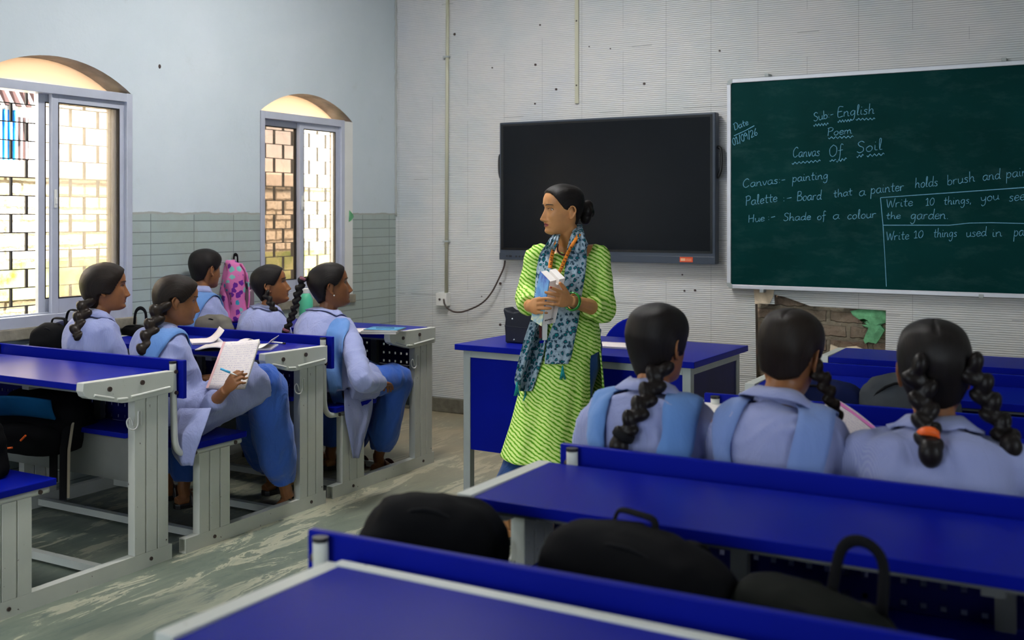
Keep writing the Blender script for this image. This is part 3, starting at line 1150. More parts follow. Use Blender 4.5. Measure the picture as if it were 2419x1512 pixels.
    m = MB(); m.box(0.05, L - 0.05, 0.70, 0.706, 0.35, 0.515); m.box(0.05, L - 0.05, 0.70, 0.725, 0.345, 0.352)
    m.build('lower_panel', M['plate'], t)
    for y in (0.165, 0.60):
        m = MB(); m.box(0.05, L - 0.05, y - 0.015, y + 0.015, 0.012, 0.042); m.build('floor_stretcher', wm, t)
    if strip:
        m = MB(); m.box(0.03, L - 0.03, 0.860, 0.886, 0.735, 0.764); m.build('rear_rail', wm, t, bevel=0.003)
    if ys != 1.0:
        for o in bpy.data.objects:
            if o.type == 'MESH' and (o.parent == t or (o.parent and o.parent.parent == t)):
                o.data.transform(Matrix.Scale(ys, 4, (0, 1, 0)))
    return t


LL, LR = 1.19, 1.62
u_l = build_unit(LL)
GL, GR = 'blue bench desks by the windows', 'blue bench desks on the right'
UX = {1: -3.287 - LL, 2: -3.283 - LL, 3: -3.297 - LL}
UY = {1: 2.163, 2: 3.119, 3: 4.075}
u_l.location = (UX[1], UY[1], 0)
tag(u_l, 'blue topped bench desk nearest in the window row with bags under it', 'desk', GL)
dup(u_l, (UX[2], UY[2], 0), 0, 'blue bench desk carrying open books, person writing on its seat', GL)
dup(u_l, (UX[3], UY[3], 0), 0, 'blue bench desk under window nearest the back wall with pink backpack on it', GL)
RY = {1: 0.685, 2: 1.572, 3: 2.47, 4: 3.40, 5: 4.32}
RX = {1: -1.235, 2: -1.262, 3: -1.225, 4: -1.165, 5: -1.12}
u_r = build_unit(LR, strip=True, ys=.93)
u_r.location = (RX[1], RY[1], 0)
tag(u_r, 'empty blue desk nearest the camera with white rail along its far edge', 'desk', GR)
u_r2 = build_unit(LR, seat_dx=-0.035, ys=.93)
u_r2.location = (RX[2], RY[2], 0)
u_r2.rotation_euler = (0, 0, math.radians(1.0))
tag(u_r2, 'blue bench desk whose seat holds three dark school bags', 'desk', GR)
u_r3 = build_unit(LR, ys=.93)
u_r3.location = (RX[3], RY[3], 0)
tag(u_r3, 'blue bench desk where three people sit with their backs turned', 'desk', GR)
dup(u_r3, (RX[4], RY[4], 0), math.radians(2.0), 'blue bench desk ahead of the three people, navy and grey bags on seat', GR)
dup(u_r3, (RX[5], RY[5], 0), math.radians(1.0), 'empty blue bench desk furthest forward below the chalkboard', GR)

# ================================================================== TEACHER'S DESK AND CHAIR
td = thing('teacher_desk', 'large blue topped desk with grey steel frame behind the teacher', 'desk', (-2.862, 4.475, 0), math.radians(-2.0))
m = MB(); m.box(0, 1.27, 0, 0.71, 0.712, 0.740); m.build('desk_top', M['blue'], td, bevel=0.002)
for (a, b) in ((0.03, 0.035), (1.20, 0.035), (0.03, 0.63), (1.20, 0.63)):
    m = MB(); m.box(a, a + 0.04, b, b + 0.04, 0, 0.712); m.build('leg', M['grey_metal'], td, bevel=0.002)
m = MB()
m.box(0.07, 1.20, 0.035, 0.06, 0.675, 0.712); m.box(0.07, 1.20, 0.645, 0.67, 0.675, 0.712)
m.box(0.03, 0.055, 0.075, 0.63, 0.675, 0.712); m.box(1.215, 1.24, 0.075, 0.63, 0.675, 0.712)
m.build('apron_frame', M['grey_metal'], td)
m = MB(); m.box(0.07, 1.20, 0.042, 0.054, 0.215, 0.675); m.build('front_panel', M['blue'], td)
m = MB(); m.box(1.222, 1.234, 0.075, 0.63, 0.215, 0.675); m.build('side_panel', M['blue2'], td)
m = MB(); m.box(0.036, 0.048, 0.075, 0.63, 0.215, 0.675); m.build('side_panel', M['blue2'], td)

p0, p1 = at(1413, 800, y=5.45), at(1610, 800, y=5.45)
cxx = (p0.x + p1.x) / 2
hw = (p1.x - p0.x) / 2
ch = thing('office_chair', 'blue round backed plastic chair behind the teacher desk', 'chair', (cxx, 5.33, 0))
zt = at(1500, 748, y=5.45).z
m = MB()
arc = [(-hw * math.cos(a), zt - 0.36 + 0.36 * math.sin(a) ** 0.8) for a in [PI * i / 24 for i in range(25)]]
m.prism(arc + [(hw * 0.8, zt - 0.40), (-hw * 0.8, zt - 0.40)], 'y', 0.10, 0.13)
m.build('backrest', M['blue'], ch, bevel=0.01)
m = MB(); m.box(-0.22, 0.22, -0.28, 0.14, 0.41, 0.45); m.build('seat', M['blue'], ch, bevel=0.015)
for (a, b) in ((-0.2, -0.25), (0.18, -0.25), (-0.2, 0.1), (0.18, 0.1)):
    m = MB(); m.box(a, a + 0.022, b, b + 0.022, 0, 0.41); m.build('leg', M['grey_metal'], ch)
for a in (-0.15, 0.15):
    m = MB(); m.box(a - 0.012, a + 0.012, 0.125, 0.145, 0.41, zt - 0.2); m.build('back_support', M['grey_metal'], ch)

# ================================================================== ON THE BACK WALL
# interactive screen
a, b = at(1180, 290, y=YB - 0.09), at(1690, 625, y=YB - 0.09)
tx0, tx1, tz0, tz1 = a.x, b.x, b.z, a.z
tv = thing('flat_screen', 'large dark wall mounted flat screen with slate frame left of the chalkboard', 'screen', ((tx0 + tx1) / 2, YB, tz0))
tw, th = (tx1 - tx0) / 2, tz1 - tz0
m = MB(); m.box(-tw, tw, -0.09, -0.02, 0, th); m.build('casing', M['bezel'], tv, bevel=0.006)
m = MB(); m.box(-tw + 0.012, tw - 0.018, -0.0925, -0.089, 0.066, th - 0.012); m.build('screen_border', M['bezel_black'], tv)
m = MB(); m.box(-tw + 0.030, tw - 0.032, -0.0935, -0.0915, 0.080, th - 0.026); m.build('display', M['screen'], tv)
m = MB(); m.box(-tw, tw, -0.094, -0.089, 0.0, 0.046); m.build('control_strip', M['bezel'], tv, bevel=0.002)
for x in (0.055, 0.075):
    m = MB(); m.box(-tw + x, -tw + x + (0.010 if x < 0.06 else 0.022), -0.0955, -0.093, 0.020, 0.030); m.build('port', M['black'], tv)
for i in range(3):
    m = MB(); m.box(-tw + 0.125 + i * 0.026, -tw + 0.137 + i * 0.026, -0.0955, -0.093, 0.019, 0.029); m.build('button', M['black'], tv)
sx = tw * 2 * (1628 - 1180) / 510.0 - tw
m = MB(); m.box(sx - 0.042, sx + 0.042, -0.0957, -0.093, 0.011, 0.042); st = m.build('sticker', plain('orange sticker', rgb(222, 78, 30), 0.5, var=0.03), tv)
m = MB(); m.box(sx - 0.036, sx - 0.006, -0.0966, -0.0955, 0.018, 0.034)
for k in range(3):
    m.box(sx - 0.002, sx + 0.034, -0.0966, -0.0955, 0.018 + k * 0.006, 0.020 + k * 0.006)
m.build('sticker_print', plain('pale print', rgb(240, 180, 140), 0.6), st)
m = MB(); m.box(-0.5, 0.5, -0.03, 0.0, 0.25, 0.75); m.build('wall_bracket', M['black'], tv)
for sgn in (-1, 1):
    m = MB()
    zc_ = th * 0.60
    m.tube([tuple(p) for p in cr([(sgn * tw, -0.05, zc_ + 0.16), (sgn * (tw + 0.022), -0.05, zc_ + 0.14), (sgn * (tw + 0.022), -0.05, zc_ + 0.03), (sgn * tw, -0.05, zc_ - 0.03)], 4)], 0.010, 8)
    m.build('side_handle', M['black'], tv, smooth=True)

# conduit, socket box, cable, trunking
p = at(1057, 690, y=YB)
bx = at(1052, 706, y=YB)
co = thing('conduit_pipe', 'grey plastic conduit pipe running down the back wall to a socket box', 'pipe', (p.x, YB, bx.z + 0.04))
m = MB(); m.cyl((0.0, -0.014, 0), (0.012, -0.014, ZC - bx.z - 0.04), 0.0125, 12); m.build('pipe', M['cream'], co, smooth=True)
for v in (135, 570):
    zz = at(1060, v, y=YB).z - bx.z - 0.04
    m = MB(); m.box(-0.022, 0.026, -0.029, -0.0, zz - 0.006, zz + 0.006); m.build('clamp', M['grey_metal'], co)
sb = thing('socket_box', 'white square socket box at the foot of the conduit', 'socket', (bx.x, YB, bx.z))
m = MB(); m.box(-0.044, 0.044, -0.055, 0.0, -0.045, 0.045); m.build('box', M['white_pl'], sb, bevel=0.003)
m = MB(); m.cyl((-0.01, -0.062, 0.0), (-0.01, -0.054, 0.0), 0.008); m.build('cable_entry', M['bolt'], sb)
cpix = [(1048, 706), (1051, 720), (1062, 732), (1082, 738), (1110, 731), (1140, 715), (1162, 690), (1180, 655), (1190, 632), (1193, 615)]
m = MB(); m.tube([Vector(q) for q in cr([tuple(at(u, v, y=YB - 0.06)) for u, v in cpix], 4)], 0.006, 8)
tag(m.build('power_cable', M['bolt'], smooth=True), 'dark cable sagging from the socket box to the flat screen', 'cable')
p = at(1364, 245, y=YB)
tr = thing('cable_trunking', 'short cream trunking strip hanging down the wall above the flat screen', 'trunking', (p.x, YB, p.z))
m = MB(); m.box(-0.013, 0.013, -0.014, 0, 0, ZC - p.z); m.build('channel', M['cream'], tr, bevel=0.002)
for v in (50, 202):
    zz = at(1364, v, y=YB).z - p.z
    m = MB(); m.ball((0, -0.015, zz), (0.006, 0.003, 0.006), 8, 6); m.build('screw', M['bolt'], tr)

# ------------------------------------------------------------------ chalkboard
YBD = YB - 0.05
a, b = at(1718, 188, y=YBD), at(1722, 681, y=YBD)
bx0, bz1, bz0 = a.x, a.z, b.z
BW = 2.44
cb = thing('chalkboard', 'large green chalkboard with white chalk English lesson on it', 'chalkboard', (bx0, YBD, bz0))
bh = bz1 - bz0
m = MB(); m.box(0.015, BW - 0.015, 0.0, 0.03, 0.015, bh - 0.015); m.build('writing_surface', M['board'], cb)
fw = 0.024
m = MB()
m.box(0.03, BW - 0.03, -0.008, 0.035, 0, fw); m.box(0.03, BW - 0.03, -0.008, 0.035, bh - fw, bh)
m.box(0, fw, -0.008, 0.035, 0.03, bh - 0.03); m.box(BW - fw, BW, -0.008, 0.035, 0.03, bh - 0.03)
m.build('frame', plain('white aluminium', rgb(214, 218, 226), 0.35, 0.5, 0.1, var=0.03), cb, bevel=0.003)
for (cx_, cz_, sx_, sz_) in ((0, 0, 1, 1), (0, bh, 1, -1), (BW, 0, -1, 1), (BW, bh, -1, -1)):
    m = MB()
    pts = [(cx_, cz_ + sz_ * 0.034), (cx_ + sx_ * 0.004, cz_ + sz_ * 0.014), (cx_ + sx_ * 0.014, cz_ + sz_ * 0.004), (cx_ + sx_ * 0.034, cz_),
           (cx_ + sx_ * 0.034, cz_ + sz_ * fw), (cx_ + sx_ * 0.028, cz_ + sz_ * (fw + 0.002)), (cx_ + sx_ * fw, cz_ + sz_ * 0.034)]
    m.prism(pts, 'y', -0.010, 0.036)
    m.build('corner_piece', M['grey_metal'], cb)
for (u, v) in ((1812, 178), (2372, 141), (1800, 687), (2318, 699)):
    q = at(u, v, y=YBD)
    m = MB(); s = 1 if v < 400 else -1
    m.box(q.x - bx0 - 0.012, q.x - bx0 + 0.012, -0.012, 0.05, q.z - bz0 - 0.010, q.z - bz0 + 0.010)
    m.build('clip', M['grey_metal'], cb, bevel=0.002)

# handwriting: single-stroke letters; each entry is (width, strokes), baseline 0, x-height .5, capital 1
GL_ = {
 'a': (.55, ['.45,.42 .3,.5 .1,.4 .05,.15 .18,.0 .35,.1 .45,.42', '.45,.48 .43,.1 .55,.02']),
 'b': (.5, ['.1,1 .08,.02', '.08,.3 .25,.48 .42,.35 .4,.1 .22,0 .08,.1']),
 'c': (.45, ['.4,.4 .25,.5 .08,.3 .1,.08 .25,0 .42,.1']),
 'd': (.55, ['.42,.4 .25,.48 .07,.3 .1,.05 .28,.02 .44,.25', '.48,1 .44,.1 .55,.02']),
 'e': (.45, ['.06,.25 .38,.3 .32,.48 .14,.45 .05,.2 .18,0 .42,.1']),
 'f': (.4, ['.42,.9 .3,1 .22,.8 .18,0 .12,-.35', '.02,.45 .4,.48']),
 'g': (.55, ['.42,.42 .25,.5 .07,.3 .15,.05 .35,.15 .43,.45', '.44,.48 .4,-.25 .2,-.45 .06,-.3']),
 'h': (.55, ['.1,1 .08,0', '.08,.25 .28,.48 .4,.35 .4,.05 .52,.02']),
 'i': (.28, ['.1,.48 .1,.08 .24,.04', '.12,.72 .14,.76']),
 'l': (.3, ['.1,.1 .2,.8 .18,1 .1,.9 .1,.1 .25,.03']),
 'm': (.75, ['.06,.48 .06,0', '.06,.3 .2,.48 .3,.35 .3,0', '.3,.3 .46,.48 .56,.35 .57,.05 .7,.03']),
 'n': (.55, ['.06,.48 .06,0', '.06,.28 .25,.48 .38,.36 .4,.05 .52,.03']),
 'o': (.5, ['.25,.48 .07,.3 .12,.04 .3,.0 .43,.2 .38,.42 .25,.48']),
 'p': (.55, ['.1,.55 .06,-.5', '.08,.3 .26,.5 .44,.36 .4,.1 .22,0 .08,.12']),
 'r': (.42, ['.06,.48 .08,.0', '.07,.28 .2,.46 .38,.45']),
 's': (.42, ['.36,.42 .2,.48 .1,.36 .3,.2 .3,.05 .14,0 .04,.08']),
 't': (.4, ['.2,.85 .17,.1 .34,.03', '.02,.52 .38,.55']),
 'u': (.52, ['.06,.48 .08,.1 .22,.0 .4,.15', '.42,.48 .42,.08 .52,.03']),
 'v': (.45, ['.04,.48 .2,0 .4,.48']),
 'y': (.5, ['.06,.48 .12,.15 .3,.12 .42,.3', '.44,.48 .38,-.25 .18,-.45 .08,-.3']),
 'w': (.65, ['.04,.48 .14,0 .3,.42 .42,0 .6,.48']),
 'S': (.55, ['.5,.85 .32,1 .12,.85 .2,.6 .42,.42 .42,.12 .2,0 .04,.14']),
 'E': (.55, ['.5,.96 .12,.95 .1,.02 .52,.05', '.1,.5 .42,.54']),
 'P': (.55, ['.12,.98 .08,0', '.02,.9 .3,1 .5,.85 .42,.58 .1,.48']),
 'C': (.7, ['.6,.85 .4,1 .12,.7 .1,.25 .3,0 .6,.18']),
 'O': (.7, ['.35,1 .08,.7 .1,.2 .32,0 .58,.25 .6,.75 .35,1']),
 'B': (.6, ['.1,.98 .08,0', '.1,.98 .4,.95 .42,.65 .1,.52', '.1,.52 .5,.45 .5,.1 .08,0']),
 'H': (.65, ['.1,.98 .08,0', '.55,1 .5,0', '.08,.48 .52,.54']),
 'W': (.8, ['.04,.95 .2,0 .4,.75 .56,0 .78,.98']),
 'D': (.65, ['.14,.95 .1,0', '.0,.9 .4,1 .6,.6 .45,.1 .1,0']),
 '0': (.5, ['.25,.95 .06,.6 .1,.1 .28,0 .44,.4 .4,.85 .25,.95']),
 '1': (.4, ['.05,.75 .22,.95 .2,0', '.05,0 .36,.02']),
 '2': (.5, ['.06,.75 .25,.95 .42,.75 .3,.4 .05,0 .46,.05']),
 '6': (.5, ['.4,.95 .12,.5 .08,.15 .25,0 .42,.18 .3,.42 .1,.25']),
 '9': (.5, ['.42,.7 .25,.95 .08,.75 .2,.5 .42,.7 .36,0']),
 '/': (.35, ['.3,1.05 .05,-.15']),
 ':': (.25, ['.1,.45 .12,.41', '.1,.1 .12,.06']),
 '-': (.4, ['.05,.3 .35,.32']),
 ',': (.25, ['.12,.06 .06,-.15']),
 '.': (.25, ['.1,.03 .13,.0']),
 ' ': (.45, []),
}


def stroke(mb, pts, w, y):
    n = len(pts)
    L, R = [], []
    for i in range(n):
        a, b = pts[max(i - 1, 0)], pts[min(i + 1, n - 1)]
        dx, dz = b[0] - a[0], b[1] - a[1]
        l = math.hypot(dx, dz) or 1
        ww = w * (0.8 + 0.45 * noise.noise(Vector((pts[i][0] * 60, pts[i][1] * 60, 0))))
        L.append((pts[i][0] - dz / l * ww / 2, y, pts[i][1] + dx / l * ww / 2))
        R.append((pts[i][0] + dz / l * ww / 2, y, pts[i][1] - dx / l * ww / 2))
    mb.add(L + R, [(i, i + 1, n + i + 1, n + i) for i in range(n - 1)])


def write(mb, text, p, q, cap, y, w=0.005, slant=0.12):
    """text from p to q (x, z along the baseline) with capital height cap"""
    tot = sum(GL_[c][0] for c in text)
    dx, dz = q[0] - p[0], q[1] - p[1]
    L = math.hypot(dx, dz)
    ux, uz = dx / L, dz / L
    k = L / tot
    x = 0.0
    for c in text:
        wd, sts = GL_[c]
        for s in sts:
            pts = [tuple(float(t) for t in a.split(',')) for a in s.split()]
            pp = cr(pts, 4) if len(pts) > 2 else [np.array(a) for a in pts]
            o = []
            for a in pp:
                lx = x + a[0] * k + a[1] * cap * slant
                lz = a[1] * cap
                o.append((p[0] + ux * lx - uz * lz, p[1] + uz * lx + ux * lz))
            stroke(mb, o, w, y)
        x += wd * k


def bp(u, v):
    q = at(u, v, y=YBD)
    return (q.x - bx0, q.z - bz0)


LINES = [
 [('Sub:-', (1922, 287), (1970, 276), 19), ('English', (1977, 277), (2066, 268), 23)],
 [('Poem', (1954, 321), (2014, 315), 18)],
 [('Canvas', (1872, 372), (1937, 368), 23), ('Of', (1958, 371), (1991, 367), 26), ('Soil', (2023, 362), (2086, 353), 25)],
 [('Canvas:-', (1754, 444), (1856, 431), 20), ('painting', (1871, 430), (1957, 422), 20)],
 [('Palette', (1761, 486), (1837, 476), 22), (':-', (1848, 477), (1872, 473), 20), ('Board', (1882, 475), (1941, 471), 22), ('that', (1969, 467), (2014, 461), 18),
  ('a', (2029, 464), (2046, 461), 22), ('painter', (2056, 458), (2136, 450), 22), ('holds', (2161, 444), (2216, 439), 22), ('brush', (2237, 438), (2304, 428), 22),
  ('and', (2321, 427), (2364, 422), 22), ('paint', (2376, 421), (2440, 413), 22)],
 [('Hue', (1767, 526), (1807, 522), 18), (':-', (1813, 521), (1833, 517), 18), ('Shade', (1850, 522), (1916, 519), 18), ('of', (1930, 520), (1951, 517), 18),
  ('a', (1967, 518), (1984, 517), 20), ('colour', (2001, 518), (2070, 514), 20)],
 [('Write', (2093, 491), (2157, 486), 20), ('10', (2186, 486), (2208, 484), 16), ('things,', (2229, 484), (2296, 480), 18), ('you', (2316, 477), (2361, 471), 20), ('see', (2383, 476), (2422, 472), 22)],
 [('the', (2093, 518), (2128, 516), 16), ('garden.', (2150, 518), (2242, 517), 22)],
 [('Write', (2093, 568), (2148, 565), 20), ('10', (2158, 563), (2182, 561), 16), ('things', (2205, 561), (2261, 559), 20), ('used', (2282, 560), (2331, 557), 20),
  ('in', (2343, 560), (2368, 558), 20), ('painting', (2394, 558), (2480, 553), 22)],
 [('Date', (1735, 308), (1769, 294), 16), ('01/09/26', (1732, 344), (1791, 318), 17)],
]
for words in LINES:
    for (tx, p, q, cap) in words:
        m = MB()
        write(m, tx, bp(*p), bp(*q), cap / 392.0, -0.0015, 0.0034)
        m.build('chalk_lettering', M['chalk'], cb)
m = MB()


def wavy(u0, v0, u1, v1, n, amp):
    pts = [(u0 + (u1 - u0) * i / (n * 4), v0 + (v1 - v0) * i / (n * 4) + amp * math.sin(i * PI / 2)) for i in range(n * 4 + 1)]
    stroke(m, [bp(*p) for p in pts], 0.0042, -0.0015)


for a in ((1922, 296, 1957, 293, 5, 3), (1979, 287, 2012, 284, 5, 3), (2022, 282, 2067, 281, 5, 2.5), (1957, 326, 2016, 323, 6, 2.5), (1871, 386, 1938, 380, 7, 2.5),
          (1960, 380, 1975, 378, 2, 2), (1976, 381, 2000, 375, 3, 3), (2024, 370, 2040, 367, 2, 3), (2048, 368, 2089, 364, 4, 3)):
    wavy(*a)
for pl_ in ([(1734, 321), (1760, 309), (1782, 297)], [(2080, 467), (2250, 455), (2419, 443), (2500, 437)], [(2080, 467), (2083, 500), (2086, 531), (2090, 600), (2094, 677)],
            [(2086, 532), (2243, 532), (2290, 527), (2341, 526), (2419, 528), (2500, 530)]):
    stroke(m, [bp(*p) for p in pl_], 0.0045, -0.0015)
m.build('chalk_underlines', M['chalk'], cb)

# ================================================================== PEOPLE
def sstep(x, a, b):
    t = min(1.0, max(0.0, (x - a) / (b - a)))
    return t * t * (3 - 2 * t)


# head profile, metres, ear level = 0, face towards +y: (z, front, back, half width)
HEADT = [(-.113, .060, .010, .026), (-.106, .078, -.012, .037), (-.095, .085, -.034, .046), (-.080, .084, -.050, .054), (-.062, .086, -.062, .060),
         (-.045, .087, -.072, .064), (-.025, .087, -.082, .0675), (.0, .0855, -.092, .071), (.02, .086, -.098, .073), (.04, .092, -.1015, .0745),
         (.06, .092, -.1015, .0742), (.08, .085, -.098, .071), (.098, .071, -.088, .064), (.112, .050, -.068, .050), (.121, .026, -.042, .030), (.1255, .004, -.016, .010)]
HROWS = cr(HEADT, 4)
NOSE = cr([(-.056, 0, .006), (-.050, .006, .010), (-.044, .020, .0115), (-.037, .027, .0105), (-.028, .0235, .0085), (-.012, .017, .0075), (.004, .0105, .0070), (.020, .005, .0075), (.036, 0.0, .010)], 4)
NZ = [r[0] for r in NOSE]
NP = [r[1] * 1.12 for r in NOSE]
NW = [r[2] * 1.18 for r in NOSE]


def g2(x, s):
    return math.exp(-(x / s) ** 2)


def face_dy(x, z, nose=1.0, lips=1.0):
    d = 0.0
    ax = abs(x)
    if NZ[0] < z < NZ[-1]:
        d += nose * float(np.interp(z, NZ, NP)) * g2(x, float(np.interp(z, NZ, NW)))
    d += 0.0100 * g2(ax - 0.0135, .0058) * g2(z + 0.0425, .0065)             # wings of the nose
    d -= 0.0095 * g2(ax - 0.030, .0165) * g2(z - 0.013, .0105)             # eye sockets
    d += 0.0040 * g2(ax - 0.026, .018) * g2(z - 0.034, .009)               # brow
    d += lips * (0.0092 * g2(z + 0.0570, .0044) + 0.0096 * g2(z + 0.0695, .0052)) * g2(x, .0235)
    d -= 0.0050 * g2(z + 0.0632, .0020) * g2(x, .019)
    d += 0.0075 * g2(z + 0.094, .012) * g2(x, .018)                         # chin
    d += 0.0045 * g2(ax - 0.042, .02) * g2(z + 0.018, .02)                 # cheek
    return d


def head_pt(row, phi, off=0.0, feat=True, nose=1.0, lips=1.0):
    z, yf, yb, w = row[0], row[1], row[2], row[3]
    yc = -0.012
    s, c = math.sin(phi), math.cos(phi)
    e = 2 / 2.25
    x = w * math.copysign(abs(s) ** e, s)
    y = yc + (yf - yc if c > 0 else yc - yb) * math.copysign(abs(c) ** e, c)
    if feat and c > 0:
        y += face_dy(x, z, nose, lips) * sstep(c, 0.05, 0.45)
    p = Vector((x, y, z))
    if off:
        ctr = Vector((0, -0.012, min(max(z, -0.06), 0.045)))
        d = p - ctr
        p = p + d.normalized() * off
    return p


def face_y(x, z):
    """depth of the finished face surface at (x, z)"""
    rows = [r for r in HROWS]
    zz = [r[0] for r in rows]
    row = [z] + [float(np.interp(z, zz, [r[k] for r in rows])) for k in (1, 2, 3)]
    lo, hi = 0.0, PI / 2
    for _ in range(24):
        m = (lo + hi) / 2
        if head_pt(row, m, feat=False).x < abs(x):
            lo = m
        else:
            hi = m
    return head_pt(row, lo, feat=False).y + face_dy(x, z) * sstep(math.cos(lo), .05, .45)


def head_shape(mb, Mh, nose=1.0, lips=1.0):
    n = 72
    rings = []
    for r in HROWS:
        rings.append([Mh @ head_pt(r, 2 * PI * k / n, nose=nose, lips=lips) for k in range(n)])
    mb.rings(rings)
    for s in (-1, 1):                      # ears
        C = Vector((s * 0.0715, -0.012, -0.004))
        rim = [(.012, .006, .002), (.010, .022, .005), (.0, .0315, .009), (-.013, .028, .013), (-.020, .012, .015), (-.017, -.006, .013), (-.009, -.020, .009), (.001, -.030, .006), (.008, -.024, .003)]
        mb.tube([Mh @ (C + Vector((s * x, y, z))) for y, z, x in [tuple(a) for a in cr(rim, 3)]], 0.0040, 8)
        mb.ball(Mh @ (C + Vector((s * 0.004, -0.004, 0.0))), 1.0, 12, 8, Mh.to_3x3() @ Matrix.Diagonal((0.0055, 0.013, 0.024)))
        mb.ball(Mh @ (C + Vector((s * 0.005, 0.001, -0.026))), 1.0, 8, 6, Mh.to_3x3() @ Matrix.Diagonal((0.004, 0.007, 0.008)))
        # upper eyelid
        arcp = [(s * (0.0305 + 0.0165 * t), 0.0125 + 0.0085 * (1 - t * t) - 0.0012 * t) for t in [i / 4 - 1 for i in range(9)]]
        mb.tube([Mh @ Vector((x, face_y(x, z) - 0.0012, z)) for x, z in arcp], 0.0032, 8)
        arcp = [(s * (0.0305 + 0.0160 * t), 0.0115 - 0.0080 * (1 - t * t) - 0.0012 * t) for t in [i / 4 - 1 for i in range(9)]]
        mb.tube([Mh @ Vector((x, face_y(x, z) - 0.0016, z)) for x, z in arcp], 0.0028, 8)


def eyes_shape(mb, Mh, gaze=(0, 1, 0)):
    """eyeballs, irises, lashes and brows: slots 1 white, 2 dark, 3 hair"""
    g = Vector(gaze).normalized()
    for s in (-1, 1):
        e = Vector((s * 0.0305, face_y(s * 0.0305, 0.0125) - 0.0078, 0.0125))
        mb.cur = 1
        mb.ball(Mh @ e, 1.0, 16, 10, Mh.to_3x3() @ Matrix.Diagonal((0.0125, 0.0110, 0.0074)))
        mb.cur = 2
        mb.ball(Mh @ (e + g * 0.0068), 1.0, 12, 8, Mh.to_3x3() @ Matrix.Diagonal((0.0066, 0.0050, 0.0066)))
        arcp = [(s * (0.0305 + 0.0160 * t), 0.0130 + 0.0070 * (1 - t * t) - 0.0010 * t) for t in [i / 4 - 1 for i in range(9)]]
        mb.tube([Mh @ Vector((x, face_y(x, z) + 0.0020, z)) for x, z in arcp], 0.0013, 6)
        mb.cur = 3
        br = [(s * (0.030 + 0.020 * t), 0.0335 + 0.0035 * (1 - (t - 0.2) ** 2)) for t in [i / 4 - 1 for i in range(9)]]
        mb.tube([Mh @ Vector((x, face_y(x, z) + 0.0004, z)) for x, z in br], [(0.0009 + 0.0012 * math.sin(PI * (0.15 + 0.75 * i / 8)),) * 2 for i in range(9)], 6)
    mb.cur = 0


HAIRLINE = [(0, .083), (20, .080), (38, .066), (52, .044), (62, .020), (72, .000), (82, -.006), (92, .022), (104, .012), (116, -.030), (135, -.062), (180, -.078)]


def hair_cap(Mh, top=.010, back=.016, line=None, part=0.0, low=0.0, name='hair', mat=None, parent=None, org=None, puff=None):
    line = line or HAIRLINE
    n = 96
    la, lz = [p[0] for p in line], [p[1] for p in line]
    rows = cr(HEADT, 6)
    rings = []
    for r in rows:
        ring = []
        for k in range(n):
            a = 2 * PI * k / n
            deg = abs(math.degrees(a if a <= PI else 2 * PI - a))
            zh = float(np.interp(deg, la, lz)) - low * sstep(deg, 60, 120)
            th = top + (back - top) * sstep(deg, 60, 150) * sstep(0.11 - r[0], 0, 0.08)
            k2 = sstep(r[0] - zh, -0.004, 0.010)
            off = -0.012 + k2 * (0.012 + th)
            p = head_pt(r, a, off, feat=False)
            off2 = 0.0025 * noise.noise(Vector((a * 1.3, r[0] * 14, 3))) * k2
            if part and deg < 120 or (part and r[0] > .09):
                off2 -= 0.0035 * g2(p.x, .004) * k2 * sstep(r[0], .03, .07)
            if puff:
                off2 += puff * g2(deg - 165, 45) * g2(r[0] + .03, .05)
            d = (p - Vector((0, -.012, .03))).normalized()
            ring.append(Mh @ (p + d * off2))
        rings.append(ring)
    mb = MB()
    mb.rings(rings)
    inv = Mh.inverted()
    o = mb.build(name, mat or M['hair'], parent, smooth=True, origin=None if org is None else org)
    vals = []
    for v in o.data.vertices:
        q = inv @ (v.co + (org if org is not None else Vector()))
        q = q - Vector((0, -.01, .0))
        vals.append(math.acos(max(-1, min(1, q.x / max(q.length, 1e-6)))))
    a = o.data.attributes.new('strand', 'FLOAT', 'POINT')
    a.data.foreach_set('value', vals)
    return o


def plait(path, r0, r1, normal, sag=0.9):
    """three-strand plait as overlapping lobes grown into one surface"""
    P = [Vector(p) for p in cr([tuple(p) for p in path], 12)]
    L = [0.0]
    for a, b in zip(P, P[1:]):
        L.append(L[-1] + (b - a).length)
    mb = MB()
    mb.tube(P, [(r0 + (r1 - r0) * l / L[-1]) * 0.55 for l in L], 10)
    pos, i = 0.0, 0
    while pos < L[-1]:
        j = min(range(len(L)), key=lambda q: abs(L[q] - pos))
        p = P[j]
        t = (P[min(j + 1, len(P) - 1)] - P[max(j - 1, 0)]).normalized()
        nrm = Vector(normal)
        nrm = (nrm - t * nrm.dot(t)).normalized()
        s = t.cross(nrm)
        r = r0 + (r1 - r0) * pos / L[-1]
        sg = 1 if i % 2 else -1
        ax = (t * 0.80 - s * sg * 0.60).normalized()
        ay = nrm.cross(ax).normalized()
        Mt = Matrix((ax, ay, nrm)).transposed() @ Matrix.Diagonal((r * 0.98, r * 0.60, r * 0.72))
        mb.ball(p + s * sg * r * 0.46, 1.0, 12, 8, Mt)
        pos += r * sag
        i += 1
    return mb


